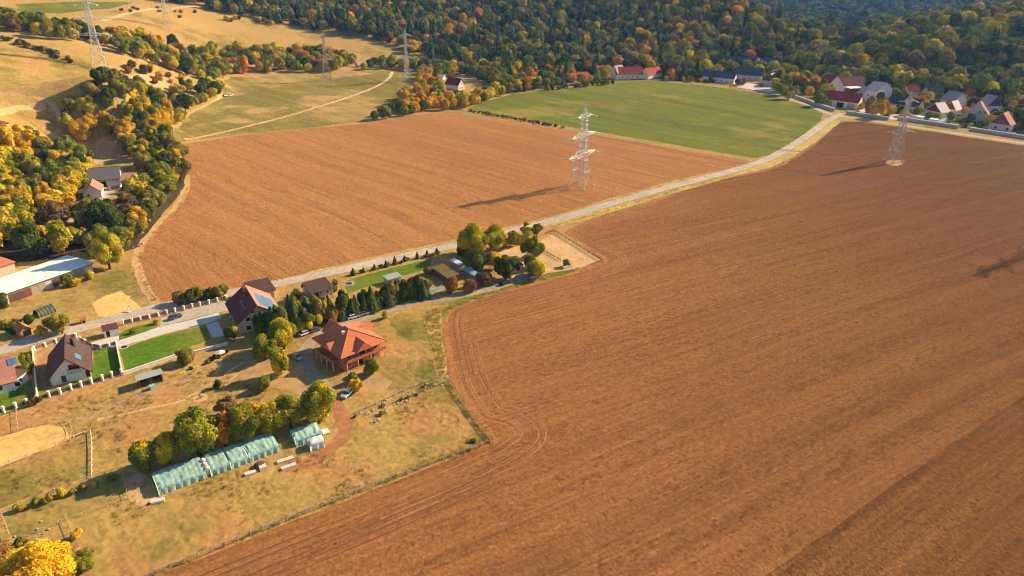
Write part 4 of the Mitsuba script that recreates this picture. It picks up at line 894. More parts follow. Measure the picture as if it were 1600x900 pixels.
# --- left: white barn, red roof, the grey roofed farm, the small house at the edge
sB, kB, rB = house('long_barn', 'long barn with a bright white sheet roof and brown boarded side', (-46, 496), (147, 426), 14.5, 3.5, 3.85, along='width', roof='roof_white', wall='wall_grey', over=0.4, cat_='barn')
for i in range(int(sB.w / 2.4)):
    sB.part(kB, 'board_panel', bx(i * 2.4 + 0.05, -0.10, 0.0, i * 2.4 + 2.3, -0.003, 2.9), ('wood_dark', 'wall_lilac', 'wood_grey', 'wall_maroon')[(i * 7 + i // 3) % 4])
for i in range(int(sB.w / 5.0)):
    sB.part(rB, 'sheet_seam', prism_x([(-0.38, 3.73), (7.2, 4.09), (7.2, 4.15), (-0.38, 3.80)], i * 5.0 + 1.0, i * 5.0 + 1.07), 'roof_white')
house('brick_house', 'red tiled house behind the white barn at the left edge', (-22, 440), (26, 424), 9.0, 3.6, 7.4, along='hip', roof='roof_terracotta', wall='wall_cream', wins=[('front', 2, 1, 1.2, 1.3)], skylights=())
house('farm_barn', 'large farm building with dark grey roof and white gable among the trees', (141, 293), (189, 289), 12.0, 3.6, 8.2, along='width', roof='roof_grey', wall='wall_white', wins=[('front', 4.2, 0.0, 3.2, 2.6, 'opening'), ('right', 5, 1.2, 1.2, 1.4), ('right', 5, 4.4, 1.0, 1.0)], cat_='barn')
house('farm_lean_to', 'lean-to with a grey roof at the front of the dark grey farm roof', (170, 297), (189, 296), 3.0, 2.3, 3.3, along='width', roof='roof_grey', wall='wall_lilac', off=0.95, over=0.3, wins=[('front', 1.2, 0.6, 3.6, 1.2)], cat_='lean-to')
house('farm_annex', 'annex with faded pink roof at the right end of the grey roofed farm', (190, 291), (211, 290), 7.0, 3.0, 5.0, along='width', roof='roof_pink', wall='wall_grey', off=0.9, wins=[('front', 1.0, 0.4, 4.6, 1.6), ], cat_='annex')
house('farm_house', 'white farmhouse with red roof in front of the dark grey farm roof', (132, 311), square_to((132, 311), (141, 285), 7.5), 11.0, 3.4, 6.4, roof='roof_pink', wall='wall_white', wins=[('right', 2, 1.0, 1.0, 1.2), ('right', 5, 1.0, 1.0, 1.2), ('right', 8, 1.0, 1.0, 1.2), ('front', 1.5, 1.0, 1.0, 1.2)], cat_='house')
house('edge_house', 'small white house with maroon roof at the left edge above the wood', (-22, 208), (16, 203), 8.0, 3.4, 6.6, along='hip', roof='roof_maroon', wall='wall_white', wins=[('front', 9, 1, 1.2, 1.2), ('front', 13, 1, 1.2, 1.2)])
# --- middle distance
house('valley_house', 'white gabled house with dark roof among orange trees beyond the meadow', (696, 138), (716, 141), 9.5, 4.0, 8.5, along='width', roof='roof_maroon', wins=[('right', 2, 1, 1.2, 1.3), ('right', 6, 1, 1.2, 1.3), ('right', 4.2, 4.6, 1.1, 1.2)])
house('valley_shed', 'small pale shed left of the white valley house', (684, 124), (692, 125), 5.0, 2.6, 4.2, along='width', roof='roof_white', cat_='shed')
house('valley_house', 'cream house with pale roof half hidden at the wood edge above the meadow', (560, 106), (576, 106), 7.0, 3.0, 5.4, along='width', roof='roof_lilac', wall='wall_cream')
house('valley_house', 'house with a red roof and white gable deep in the middle trees', (838, 112), (855, 111), 9.0, 4.0, 9.0, roof='roof_red', wins=[('front', 3, 1.2, 1.2, 1.3)])
house('valley_house', 'low house with wine red roof behind the hedge of the green field', (895, 129), (922, 126), 10.0, 3.2, 7.2, along='width', roof='roof_red', wall='wall_cream', wins=row_wins('front', 18, 3, 1.0))
house('valley_house', 'white walled house behind the wine red roof, right of the tall spruces', (902, 110), (912, 109), 8.0, 4.0, 7.0, roof='roof_lilac')
house('manor_house', 'long white house with purple red roof above the green field', (962, 124), (1005, 123), 11.0, 4.6, 10.0, along='width', roof='roof_red', wins=row_wins('front', 28, 5, 1.4, 1.2, 1.5, 2.0))
house('manor_wing', 'white gabled house standing left of the long purple red roof', (952, 122), (965, 124), 13.0, 5.0, 11.5, roof='roof_lilac', wins=[('front', 3, 1.2, 1.2, 1.5)], cat_='house')
house('valley_house', 'house with red roof and bright white gable right of the golden tree', (1012, 124), (1034, 120), 10.0, 4.0, 9.0, along='width', roof='roof_red', wins=row_wins('front', 13, 2, 1.2))
house('farm_wing', 'long white farm range with blue grey roof nearest the green field', (1097, 126), (1146, 131), 10.0, 4.6, 9.2, along='width', roof='roof_blue', wins=row_wins('front', 36, 6, 1.2, 1.2, 1.4, 3.0), cat_='farm building')
house('farm_wing', 'farm range with blue slate roof in the middle of the farm yard', (1149, 124), (1189, 127), 12.0, 5.0, 11.0, along='width', roof='roof_blue', wall='wall_lilac', wins=row_wins('front', 30, 5, 1.4), cat_='farm building')
house('farm_wing', 'long dark roofed range at the back of the farm yard', (1132, 108), (1214, 112), 13.0, 6.0, 12.0, along='width', roof='roof_blue', wins=row_wins('front', 60, 9, 2.4, 1.4, 1.6, 3.0), cat_='farm building')
house('farm_wing', 'bright white gable standing across the dark back range of the farm', (1176, 112), (1188, 113), 9.0, 7.0, 13.5, roof='roof_lilac', wins=[('front', 4, 7, 1.4, 1.6), ('front', 4, 2, 1.4, 1.6)], cat_='farm building')
house('farm_wing', 'farm building with dark gable and pale sunny roof at the right of the yard', (1188, 133), (1213, 136), 14.0, 4.5, 10.5, roof='roof_lilac', wall='wall_lilac', gable='wall_dark', cat_='farm building')
house('farm_wing', 'low farm building with yellow roof between the dark roofs', (1112, 112), (1147, 114), 10.0, 5.0, 6.4, along='width', roof='roof_yellow', off=0.9, cat_='farm building')
# --- village on the right
VG = 'village houses along the field wall'
sV, kV, rV = house('village_barn', 'white barn with dark red roof and yellow doors at the road junction', (1286, 164), (1339, 171), 13.0, 5.0, 10.5, along='width', roof='roof_red', cat_='barn',
      wins=[('front', 0.8, 0.2, 6.5, 4.2, 'roof_yellow'), ('front', 11.5, 0.1, 6.0, 4.0, 'opening'), ('front', 20.5, 0.2, 6.0, 4.2, 'roof_yellow'), ('front', 29.5, 0.1, 2.6, 3.6, 'opening')])
house('village_house', 'tall white gable with red roof behind the barn with yellow doors', (1292, 145), (1314, 144), 14.0, 7.0, 14.0, roof='roof_red', wins=[('front', 4, 3, 1.3, 1.6), ('front', 9, 3, 1.3, 1.6)])
house('village_house', 'long maroon roof stretching right from the tall white gable', (1315, 142), (1350, 140), 11.0, 4.5, 11.0, along='width', roof='roof_maroon', wins=row_wins('front', 24, 4, 1.2))
house('open_shelter', 'open shelter with a flat white roof in the red roofed farm yard', (1327, 145), (1345, 144), 7.0, 3.6, 4.0, along='width', roof='roof_white', wall='wall_dark', off=0.9, cat_='shelter')
house('village_house', 'white house with mauve roof left of the big dark slate roof', (1343, 159), (1363, 160), 15.0, 5.0, 10.5, roof='roof_lilac', wins=[('front', 3, 1.2, 1.2, 1.4), ('front', 8, 1.2, 1.2, 1.4), ('front', 5.5, 5.4, 1.2, 1.3)])
house('village_house', 'white house with bright gables rising behind the dark slate roof', (1366, 156), (1392, 152), 12.0, 6.5, 12.5, roof='roof_lilac', wins=[('front', 5, 2, 1.2, 1.4), ('front', 10, 2, 1.2, 1.4), ('right', 4, 2, 1.2, 1.4)])
house('village_house', 'low white house with long dark slate roof and a black garage door', (1384, 168), (1432, 176), 11.0, 4.2, 9.0, along='width', roof='roof_slate', gable='wall_cream', wins=[('front', 9, 0.1, 7, 3.2, 'opening'), ('front', 3, 1.2, 1.6, 1.4), ('front', 24, 1.2, 1.6, 1.4), ('right', 4, 1.2, 1.3, 1.4)])
house('village_house', 'house with dark roof at the wood edge behind the slate roof', (1449, 153), (1474, 153), 10.0, 4.2, 9.0, along='width', roof='roof_slate', wall='wall_cream')
house('village_house', 'house with maroon gable and bright sunny roof, first right of the slate roof', (1443, 180), (1468, 185), 12.0, 4.2, 9.6, roof='roof_glare', gable='wall_maroon', wall='wall_white', wins=[('front', 3, 1.0, 2.6, 1.6), ('front', 10, 1.0, 2.4, 1.6)])
house('village_house', 'house with maroon gable beside the paved drive with the parked van', (1472, 178), (1491, 181), 12.0, 4.2, 9.6, roof='roof_glare', gable='wall_maroon', wall='wall_white', wins=[('front', 3, 1.0, 2.2, 1.5)])
house('village_house', 'white house with grey lilac roof behind the two maroon gables', (1489, 168), (1508, 166), 13.0, 5.0, 10.5, roof='roof_lilac', wins=[('right', 3, 1.2, 1.3, 1.4), ('right', 8, 1.2, 1.3, 1.4)])
house('village_house', 'house with lilac gable, two small windows and a pink roof', (1507, 186), (1541, 190), 13.0, 4.6, 12.0, roof='roof_pink', wall='wall_lilac', wins=[('front', 8.5, 6.4, 1.3, 1.5), ('front', 12.5, 6.4, 1.3, 1.5), ('front', 5, 1.2, 1.6, 1.4), ('front', 14, 1.2, 1.6, 1.4)])
house('village_house', 'house with dark gable and pale grey sunny roof near the wood', (1540, 175), (1562, 175), 12.0, 4.6, 11.5, roof='roof_lilac', wall='wall_white', gable='wall_dark')
house('village_house', 'house with dark brown gable and pink roof, nearest the right edge', (1543, 201), (1576, 206), 13.0, 4.2, 11.0, roof='roof_pink', wall='wall_lilac', gable='wall_maroon', wins=[('front', 8, 5.4, 1.4, 1.6), ('front', 4, 1.0, 2.0, 1.6), ('front', 12, 1.0, 2.0, 1.6)])

# ---------------------------------------------------------------- small buildings and shelters
def shed(name, label, A, B, depth, front, back, roof, wall, over=0.25, wins=(), cat_='shed'):
    s = Spot(A, B); key = thing(name, label, cat_)
    s.part(key, 'wall', prism_x([(0, -0.4), (depth, -0.4), (depth, back), (0, front)], 0, s.w), wall)
    k = (back - front) / depth
    s.part(key, 'roof', prism_x([(-over, front - k * over + 0.01), (depth + over, back + k * over + 0.01), (depth + over, back + k * over + 0.14), (-over, front - k * over + 0.14)], -over, s.w + over), roof)
    windows(s, key, s.w, depth, wins)
    return s, key
shed('gatehouse', 'small white gatehouse with maroon roof on the road side', (164, 528), (186, 523), 3.0, 2.3, 2.7, 'roof_maroon', 'wall_white', wins=[('front', 0.6, 0.1, 0.9, 1.9, 'opening')])
shed('garden_store', 'low grey flat roofed garden store on the bright green strip', (607, 446), (628, 440), 3.4, 2.2, 2.5, 'roof_sage', 'wall_grey')
shed('pen_roof', 'low pen with a white roof strip left of the rust coloured bush', (704, 413), (718, 421), 1.6, 1.8, 2.1, 'roof_white', 'wood_grey')
shed('pen_roof', 'low pen with a pale teal roof strip behind the rust coloured bushes', (722, 427), (746, 440), 2.0, 1.8, 2.1, 'roof_teal', 'wood_grey')
shed('animal_hut', 'small beige hut with a dark opening in the dirt yard', (806, 424), (817, 421), 2.6, 2.0, 2.3, 'roof_moss', 'wall_cream', wins=[('front', 0.5, 0.05, 1.5, 1.5, 'opening')], cat_='hut')
shed('mossy_shed', 'long dark shed with a mossy olive roof beside the bright green strip', (676, 427), (700, 444), 4.6, 2.4, 2.8, 'roof_moss', 'wood_dark')
shed('kennel', 'tiny orange wooden kennel on the grass beside the road', (128, 506), (135, 504), 1.3, 1.3, 1.6, 'roof_wood', 'wood_orange', wins=[('front', 0.35, 0.05, 0.7, 0.8, 'opening')], cat_='kennel')
house('garden_cabin', 'orange wooden cabin with a dark open front beside the road', (34, 528), (51, 522), 3.6, 2.1, 3.4, roof='roof_wood', wall='wood_orange', over=0.3, wins=[('front', 0.8, 0.05, 2.0, 1.9, 'opening')], cat_='cabin')
# field shelter: open front, roof on posts
sF = Spot((219, 607), (256, 596)); kF = thing('field_shelter', 'open field shelter with a pale green flat roof and black interior', 'shelter')
sF.part(kF, 'back_wall', bx(0.05, 3.0, -0.3, sF.w - 0.05, 3.1, 2.3), 'wood_dark'); sF.part(kF, 'side_wall', bx(0, 0.2, -0.3, 0.08, 2.99, 2.3), 'wood_dark'); sF.part(kF, 'side_wall', bx(sF.w - 0.08, 0.2, -0.3, sF.w, 2.99, 2.3), 'wood_dark')
sF.part(kF, 'roof', prism_x([(-0.5, 2.65), (3.4, 2.31), (3.4, 2.43), (-0.5, 2.77)], -0.4, sF.w + 0.4), 'roof_sage')
for x_ in (0.1, sF.w / 2, sF.w - 0.22): sF.part(kF, 'post', bx(x_, -0.1, -0.3, x_ + 0.12, 0.02, 2.6), 'wood_grey')
tb = Spot((236, 610), (244, 607)); k = thing('feed_box', 'small teal feed box under the roof of the field shelter', 'box'); tb.part(k, 'body', bx(0, 0, -0.1, tb.w, 1.2, 1.0), 'roof_teal'); tb.part(k, 'lid', bx(-0.05, -0.05, 1.0, tb.w + 0.05, 1.25, 1.08), 'roof_teal')
# polytunnel
sP = Spot((63, 497), (89, 487)); kP = thing('polytunnel', 'dark green arched tunnel greenhouse on the rough grass', 'greenhouse')
arc = [(1.9 - 1.9 * math.cos(t), 2.3 * math.sin(t)) for t in np.linspace(0, math.pi, 13)]
sP.part(kP, 'cover', prism_x([(y, z) for y, z in arc] + [(y, z) for y, z in [(1.9 - 1.84 * math.cos(t), 2.24 * math.sin(t)) for t in np.linspace(math.pi, 0, 13)]], 0, sP.w), 'roof_tunnel')
for i in range(6):
    x_ = i * sP.w / 5
    sP.part(kP, 'hoop', beams([((x_, a[0], a[1] + 0.03), (x_, b[0], b[1] + 0.03)) for a, b in zip(arc[:-1], arc[1:])], 0.05), 'steel_pale')

# ---------------------------------------------------------------- lawns, yards, bare patches
def patch(name, pts, bsdf, level, label, amp=0.25, scale=2.0, seed=0, cat_='ground'):
    sheet(name, ragged(GL(pts), amp, scale, seed), bsdf, level, label, cat_)
patch('lawn', [(186, 546), (225, 533), (265, 521), (322, 508), (330, 530), (300, 541), (272, 556), (230, 568), (196, 579)], 'lawn', 2, 'wide bright green lawn between the garden walls', cat_='lawn')
patch('lawn', [(146, 549), (180, 540), (190, 584), (128, 604), (62, 627), (60, 606), (84, 606), (143, 591)], 'lawn', 2, 'narrow green lawn round the white house with the brown roof', cat_='lawn')
patch('lawn', [(-30, 628), (50, 594), (58, 630), (28, 641), (0, 650), (-30, 660)], 'lawn', 2, 'green lawn in front of the house at the left edge', cat_='lawn')
patch('lawn', [(534, 441), (570, 430), (620, 417), (672, 405), (674, 419), (640, 428), (600, 438), (570, 449), (545, 459)], 'lawn', 2, 'long bright green strip of lawn beside the road', 0.3, cat_='lawn')
patch('garden_bed', [(176, 525), (205, 512), (245, 502), (247, 510), (222, 520), (186, 532)], 'lawn', 2, 'green garden strip behind the pillared road wall', 0.4)
patch('driveway', [(134, 541), (150, 533), (186, 524), (186, 532), (222, 520), (248, 511), (300, 500), (342, 488), (345, 497), (322, 506), (262, 520), (226, 531), (184, 542), (158, 546)], 'concrete', 3, 'pale driveway running along the top of the wide lawn', 0.1)
patch('yard', [(252, 497), (300, 482), (352, 470), (362, 484), (345, 487), (300, 498), (250, 510)], 'asphalt', 2, 'grey gravel yard with the dark blue parked car', 0.15)
patch('terrace', [(322, 508), (340, 502), (352, 524), (332, 528)], 'concrete', 3, 'small paved terrace at the end of the wide lawn', 0.05)
patch('sand_patch', [(195, 746), (222, 738), (240, 752), (246, 770), (240, 786), (222, 790), (204, 786)], 'sand', 3, 'pale sandy patch at the left end of the covered hay stack', 0.5)
patch('paddock', [(850, 372), (872, 363), (905, 384), (937, 406), (905, 419), (868, 428), (845, 434), (815, 440), (795, 432), (800, 418), (770, 412), (740, 404), (755, 394), (800, 386), (838, 384)], 'sand', 1, 'bare sandy paddock inside the corner of the ploughed field', 0.5, cat_='paddock')
patch('sand_paddock', [(-20, 690), (0, 683), (40, 671), (75, 663), (102, 668), (110, 686), (82, 700), (40, 714), (0, 730), (-20, 734)], 'straw', 2, 'straw covered sandy paddock at the left edge', 0.4, cat_='paddock')
patch('straw_patch', [(142, 474), (165, 462), (190, 455), (206, 468), (224, 484), (205, 492), (175, 497), (152, 494)], 'straw', 1, 'patch of pale straw in the rough grass', 0.9)
patch('bare_earth', [(350, 560), (390, 550), (440, 560), (480, 570), (498, 598), (470, 620), (440, 612), (400, 600), (372, 582), (340, 575)], 'earth', 1, 'bare trodden earth below the three garden trees', 2.4, 6.0)
patch('bare_earth', [(560, 578), (600, 582), (618, 598), (595, 612), (560, 616), (545, 600)], 'earth', 1, 'bare earth beside the red tiled house', 2.2, 5.0)
patch('bare_earth', [(120, 655), (190, 622), (250, 603), (300, 580), (330, 572), (310, 592), (250, 618), (180, 640), (130, 662)], 'earth', 1, 'reddish bare strip below the pillared garden wall', 1.4, 4.0)
road('earth_track', [(523, 625), (534, 645), (538, 664), (528, 690), (510, 706), (480, 724), (440, 735)], 3.6, 'red_earth', 2, 'reddish wheel track past the tarpaulins', 'track', wob=0.9, seed=3)
for i_, line_ in enumerate([[(347, 556), (320, 568), (280, 582)], [(347, 560), (335, 590), (330, 602)], [(405, 560), (370, 585), (345, 612)], [(380, 565), (330, 600), (290, 622)], [(290, 625), (215, 642), (150, 655)]]):
    road('foot_path', line_, 0.9, 'sand', 2, f'thin trodden path number {i_ + 1} from the left in the dry meadow' if False else ('trodden path from the white parasol towards the field shelter', 'short trodden path from the white parasol down to the small bush', 'trodden path from the three garden trees towards the sand ring', 'long trodden path crossing the bare earth', 'faint trodden path along the dry meadow below the pillared wall')[i_], 'path', wob=0.5, seed=i_)
patch('roadside_grass', [(690, 487), (702, 474), (740, 459), (800, 441), (845, 428), (905, 420), (880, 432), (842, 440), (765, 460), (720, 474), (700, 486), (694, 505)], 'lawn', 3, 'green grass verge between the lane and the ploughed field', 0.4, 2.0)
patch('dry_verge', [(862, 350), (950, 325), (1050, 297), (1150, 270), (1200, 254), (1243, 230), (1280, 205), (1306, 186), (1314, 190), (1276, 221), (1238, 246), (1205, 261), (1150, 274), (1050, 302), (950, 333), (870, 354)], 'verge', 3, 'yellow grass verge on the field side of the country road', 0.6, 3.0)
patch('dry_verge', [(480, 429), (600, 402), (720, 376), (800, 356), (860, 342), (950, 314), (1050, 287), (1150, 261), (1172, 252), (1160, 258), (1050, 283), (950, 311), (860, 339), (800, 352), (720, 372), (600, 397), (480, 425)], 'verge', 3, 'yellow grass verge on the far side of the country road', 0.4, 3.0)
patch('pond', [(94, 172), (101, 169), (105, 178), (107, 188), (100, 196), (97, 186)], 'glass_dark', 2, 'small dark pond on the slope at the wood edge', 0.2, cat_='pond')

# ---------------------------------------------------------------- fences and walls
def pix_line(pts): return [G(*p) for p in pts]
def along(points, gap):
    """Points every gap metres along a line of ground points."""
    p = np.array(points); seg = np.linalg.norm(np.diff(p[:, :2], axis=0), axis=1); t = np.concatenate([[0], np.cumsum(seg)])
    n = max(1, int(round(t[-1] / gap))); s = np.linspace(0, t[-1], n + 1)
    x, y = np.interp(s, t, p[:, 0]), np.interp(s, t, p[:, 1])
    return np.column_stack([x, y, ground_z(x, y)])

def rail_fence(name, label, pts, gap=2.6, high=1.25, rails=(0.55, 1.05), post_r=0.09, rail_r=0.055, mat='wood_grey', seed=0, group=None):
    rng = np.random.default_rng(seed); key = thing(name, label, 'fence', group)
    p = along(pix_line(pts), gap)
    for q in p: part(key, 'post', limb_mesh([(q - [0, 0, 0.4], q + [rng.normal() * .03, rng.normal() * .03, high * rng.uniform(.95, 1.08)], post_r, post_r * 0.85)], 5), mat)
    for z in rails:
        for a, b in zip(p[:-1], p[1:]):
            part(key, 'rail', limb_mesh([(a + [0, 0, z + rng.normal() * .03], b + [0, 0, z + rng.normal() * .03], rail_r, rail_r)], 5), mat)

def wire_fence(name, label, pts, gap=4.0, high=1.2, mat='wood_pale', seed=0, r=0.07, wires=(0.85,), wr=0.05):
    rng = np.random.default_rng(seed); key = thing(name, label, 'fence')
    p = along(pix_line(pts), gap)
    for q in p: part(key, 'post', limb_mesh([(q - [0, 0, 0.4], q + [rng.normal() * .06, rng.normal() * .06, high * rng.uniform(.9, 1.1)], r, r * .8)], 5), mat)
    for z in wires: part(key, 'tape', limb_mesh([(a + [0, 0, z], b + [0, 0, z], wr, wr) for a, b in zip(p[:-1], p[1:])], 4), mat)

def pillar_wall(name, label, pts, pillar=0.5, high=1.7, panel='wood_dark', panel_h=1.35, post='wall_white', step=None):
    key = thing(name, label, 'wall')
    q = [G(*p) for p in pts] if step is None else along(pix_line(pts), step)
    for a in q:
        part(key, 'pillar', bx(a[0] - pillar / 2, a[1] - pillar / 2, a[2] - 0.5, a[0] + pillar / 2, a[1] + pillar / 2, a[2] + high), post)
        part(key, 'pillar_cap', bx(a[0] - pillar / 2 - .07, a[1] - pillar / 2 - .07, a[2] + high, a[0] + pillar / 2 + .07, a[1] + pillar / 2 + .07, a[2] + high + 0.1), post)
    for a, b in zip(q[:-1], q[1:]):
        d = b - a; L = np.linalg.norm(d[:2]); u = d / L
        s = Spot(tuple((a + u * pillar * .55)[:2]), tuple((b - u * pillar * .55)[:2]), plan=True)
        s.part(key, 'plinth', bx(0, -0.12, -0.5, s.w, 0.12, 0.35), 'wall_grey')
        s.part(key, 'panel', bx(0, -0.05, 0.36, s.w, 0.05, panel_h), panel)

def plain_wall(name, label, pts, thick=0.35, high=1.1, mat='wall_white', cap='wall_white', step=6.0, cap_h=0.12, over=0.06):
    key = thing(name, label, 'wall')
    q = along(pix_line(pts), step)
    for a, b in zip(q[:-1], q[1:]):
        s = Spot(tuple(a[:2]), tuple(b[:2]), plan=True)
        s.part(key, 'wall_panel', bx(0.01, -thick / 2, -0.6, s.w - 0.01, thick / 2, high), mat)
        s.part(key, 'coping', bx(0.02, -thick / 2 - over, high, s.w - 0.02, thick / 2 + over, high + cap_h), cap)

rail_fence('rail_fence', 'long grey wooden rail fence along the bottom edge of the ploughed field', [(222, 906), (300, 875), (400, 833), (500, 793), (600, 754), (636, 741)], gap=2.5, post_r=0.12, rail_r=0.075)
rail_fence('rail_fence', 'weathered rail fence overgrown with grass, from the long fence to the field corner', [(638, 740), (690, 718), (740, 702), (766, 691)], gap=2.8, high=1.0, rails=(0.8,))
rail_fence('rail_fence', 'low rail fence running up the field edge towards the red tiled house', [(766, 690), (742, 660), (716, 622), (703, 600)], gap=3.2, high=0.95, rails=(0.75,), mat='wood_pale')
pillar_wall('pillared_wall', 'garden wall with white pillars and dark panels below the white house', [(-12, 652), (7, 645), (26, 639), (43, 633), (60, 627), (78, 621), (95, 616), (112, 610), (128, 605), (144, 600), (161, 595), (176, 590), (191, 586)], high=1.9)
pillar_wall('pillared_wall', 'brown panelled wall with pale pillars between the road and the gravel yard', [(193, 507), (207, 504), (220, 501), (234, 498), (248, 494.5), (261, 491), (274, 488), (288, 484.5), (301, 481), (313, 478.3), (327, 475), (340, 471.6), (354, 468)], high=1.5, panel='wood_brown', panel_h=1.4)
pillar_wall('pillared_wall', 'curved brown panelled wall at the end of the driveway', [(126, 533), (134, 537), (146, 543), (158, 545), (171, 542.5), (182, 539)], high=1.4, panel='wood_brown', panel_h=1.3)
pillar_wall('pillared_wall', 'brown panelled road wall in front of the white house with the brown roof', [(54, 548), (71, 542), (88, 536), (104, 531), (119, 527)], high=1.4, panel='wood_brown', panel_h=1.3)
plain_wall('garden_wall', 'low white retaining wall along the lower edge of the wide lawn', [(193, 586), (220, 577), (250, 567), (279, 557)], high=0.9)
plain_wall('garden_wall', 'low white wall between the round bush and the house with solar panels', [(304, 553), (330, 546), (356, 539)], high=0.9)
plain_wall('garden_wall', 'thin pale wall on the left side of the wide lawn', [(183, 540), (187, 562), (192, 585)], thick=0.2, high=1.3, mat='wall_cream')
plain_wall('garden_wall', 'thin pale wall on the left side of the white house garden', [(52, 548), (56, 588), (60, 626)], thick=0.2, high=1.3, mat='wall_cream')
for lab, pts in [('long grey village wall curving left of the road junction', [(1238, 152), (1262, 160), (1283, 168), (1303, 174)]), ('long grey village wall under the yellow roadside tree', [(1322, 178), (1355, 183), (1388, 188)]),
                 ('long grey village wall below the paved drive', [(1402, 187), (1450, 194), (1497, 201)]), ('long grey village wall at the right edge', [(1514, 204), (1560, 211), (1610, 219)])]:
    plain_wall('village_wall', lab, pts, thick=0.8, high=2.3, mat='wall_grey', cap='wall_white', step=10.0, cap_h=0.5, over=0.25)
wire_fence('paddock_fence', 'dark fence along the outer edge of the sandy paddock', [(852, 366), (865, 362), (902, 385), (939, 408)], gap=3.0, mat='wood_dark', r=0.12, wires=(0.4, 0.8, 1.15), wr=0.09)
wire_fence('paddock_fence', 'short dark fence across the sandy paddock', [(845, 391), (860, 399), (876, 408)], gap=2.4, mat='wood_dark', r=0.1, wires=(0.4, 0.8), wr=0.09)
wire_fence('paddock_fence', 'pale fence round the lower side of the straw covered paddock', [(-10, 734), (28, 722), (62, 707), (95, 695), (116, 684), (112, 668), (103, 659)], mat='wood_pale', gap=3.2, r=0.1, wr=0.05)
wire_fence('paddock_fence', 'pale fence along the upper side of the straw covered paddock', [(103, 659), (75, 660), (40, 669), (-10, 686)], gap=4.0, wr=0.04)
wire_fence('paddock_fence', 'pale fence dropping from the pillared wall to the straw covered paddock', [(26, 642), (29, 674)], gap=3.5, wr=0.05, r=0.09)
wire_fence('paddock_fence', 'pale crooked fence between the two dry paddocks', [(116, 684), (142, 673), (144, 700), (144, 746)], gap=2.2, r=0.14, wr=0.10, high=0.9, mat='wood_white', wires=(0.6,), seed=4)
wire_fence('paddock_fence', 'pale fence along the lower side of the two dry paddocks', [(0, 801), (50, 782), (100, 764), (145, 749), (190, 735)], gap=3.4, r=0.09, wr=0.06, seed=5)
wire_fence('paddock_fence', 'pale fence beside the sandy patch', [(190, 735), (196, 757), (201, 779)], gap=3.0, r=0.09)
wire_fence('paddock_fence', 'low fence under the bushes above the golden corner tree', [(201, 779), (160, 795), (110, 812), (60, 832)], gap=4.0, r=0.08, seed=6)
wire_fence('paddock_fence', 'leaning pale fence beside the golden corner tree', [(104, 812), (112, 832), (124, 853), (145, 868)], gap=2.5, r=0.08, seed=7)
wire_fence('paddock_fence', 'pale fence at the left edge above the golden corner tree', [(2, 802), (10, 822), (16, 842)], gap=2.5, r=0.08, seed=8)
wire_fence('garden_fence', 'grey fence on the upper side of the stony garden strip', [(556, 646), (600, 626), (640, 607), (690, 589)], gap=3.0, mat='wood_grey', wires=(0.5, 0.95), r=0.09, wr=0.06)
wire_fence('garden_fence', 'grey fence on the lower side of the stony garden strip', [(598, 637), (640, 620), (672, 607), (702, 595)], gap=3.0, mat='wood_grey', wires=(0.5, 0.95), r=0.09, wr=0.06)
plain_wall('pool_fence', 'teal board fence beside the lane under the spruces', [(662, 463), (676, 458), (690, 452)], thick=0.12, high=1.5, mat='roof_teal', cap='roof_teal', step=2.5, cap_h=0.06)

# ---------------------------------------------------------------- stones, beams, small things
def boulder(seed, r):
    rng = np.random.default_rng(seed); m = _ICO[1].copy()
    m.vertices = m.vertices * rng.uniform(.75, 1.2, (len(m.vertices), 1)) * [r, r * rng.uniform(.6, 1), r * rng.uniform(.45, .7)]
    return m
_STONES = [shape(boulder(i, 1.0), 'stone') for i in range(4)]
_r = np.random.default_rng(5)
for lab, pts, n, amp, size in [('pale stone in the stony garden strip below the red tiled house', [(560, 652), (600, 634), (640, 616), (690, 597)], 40, 2.6, (0.2, 0.5)),
                               ('pale stone in the row below the stony garden strip', [(556, 662), (575, 662), (600, 645), (628, 630), (640, 624)], 14, 0.8, (0.3, 0.6)),
                               ('pale stone in the heap above the golden corner tree', [(20, 838), (50, 836), (68, 818), (84, 822), (40, 848)], 10, 1.6, (0.2, 0.45)),
                               ('pale stone beside the curve of the farm track', [(232, 345), (226, 358), (218, 372), (212, 390)], 12, 1.6, (0.4, 0.9))]:
    p = along(pix_line(pts), 0.3)
    for i in range(n):
        q = p[_r.integers(0, len(p))] + [*_r.normal(size=2) * amp * 0.5, 0]; k = numbered('stone'); s_ = float(_r.uniform(*size))
        labels[k] = {'label': lab, 'category': 'stone', 'group': lab.replace('pale stone', 'stones')}
        scene[k] = {**_STONES[int(_r.integers(0, 4))], 'to_world': T().translate([float(q[0]), float(q[1]), float(ground_z(q[0], q[1])) + 0.12 * s_]).rotate([0, 0, 1], float(_r.uniform(0, 360))).scale(s_)}
def beam_pile(label, A, B, n, deep, high, mat, cat_='beam', name='timber_beam'):
    s = Spot(A, B); k = thing(name, label, cat_)
    for i in range(n): s.part(k, 'plank', bx(0.02 * i, i * deep / n, 0, s.w - 0.03 * i, (i + 0.88) * deep / n, high * (1 - 0.05 * i)), mat)
beam_pile('pale timber stack, upper of the two beside the right end of the tarpaulin', (434, 726), (460, 718), 3, 1.2, 0.5, 'wood_white', 'timber')
beam_pile('pale timber stack, lower of the two beside the right end of the tarpaulin', (441, 736), (464, 728), 3, 1.1, 0.5, 'wood_white', 'timber')
beam_pile('pale timber stack on the grass left of the dark heap', (383, 745), (401, 740), 3, 1.1, 0.5, 'wood_white', 'timber')
beam_pile('short pale timber pile on top of the dark heap', (407, 737), (418, 733), 2, 1.6, 0.9, 'wood_white', 'timber')
beam_pile('wooden trough by the sandy patch', (235, 789), (257, 784), 3, 1.2, 0.5, 'wood_white', 'trough', 'trough')
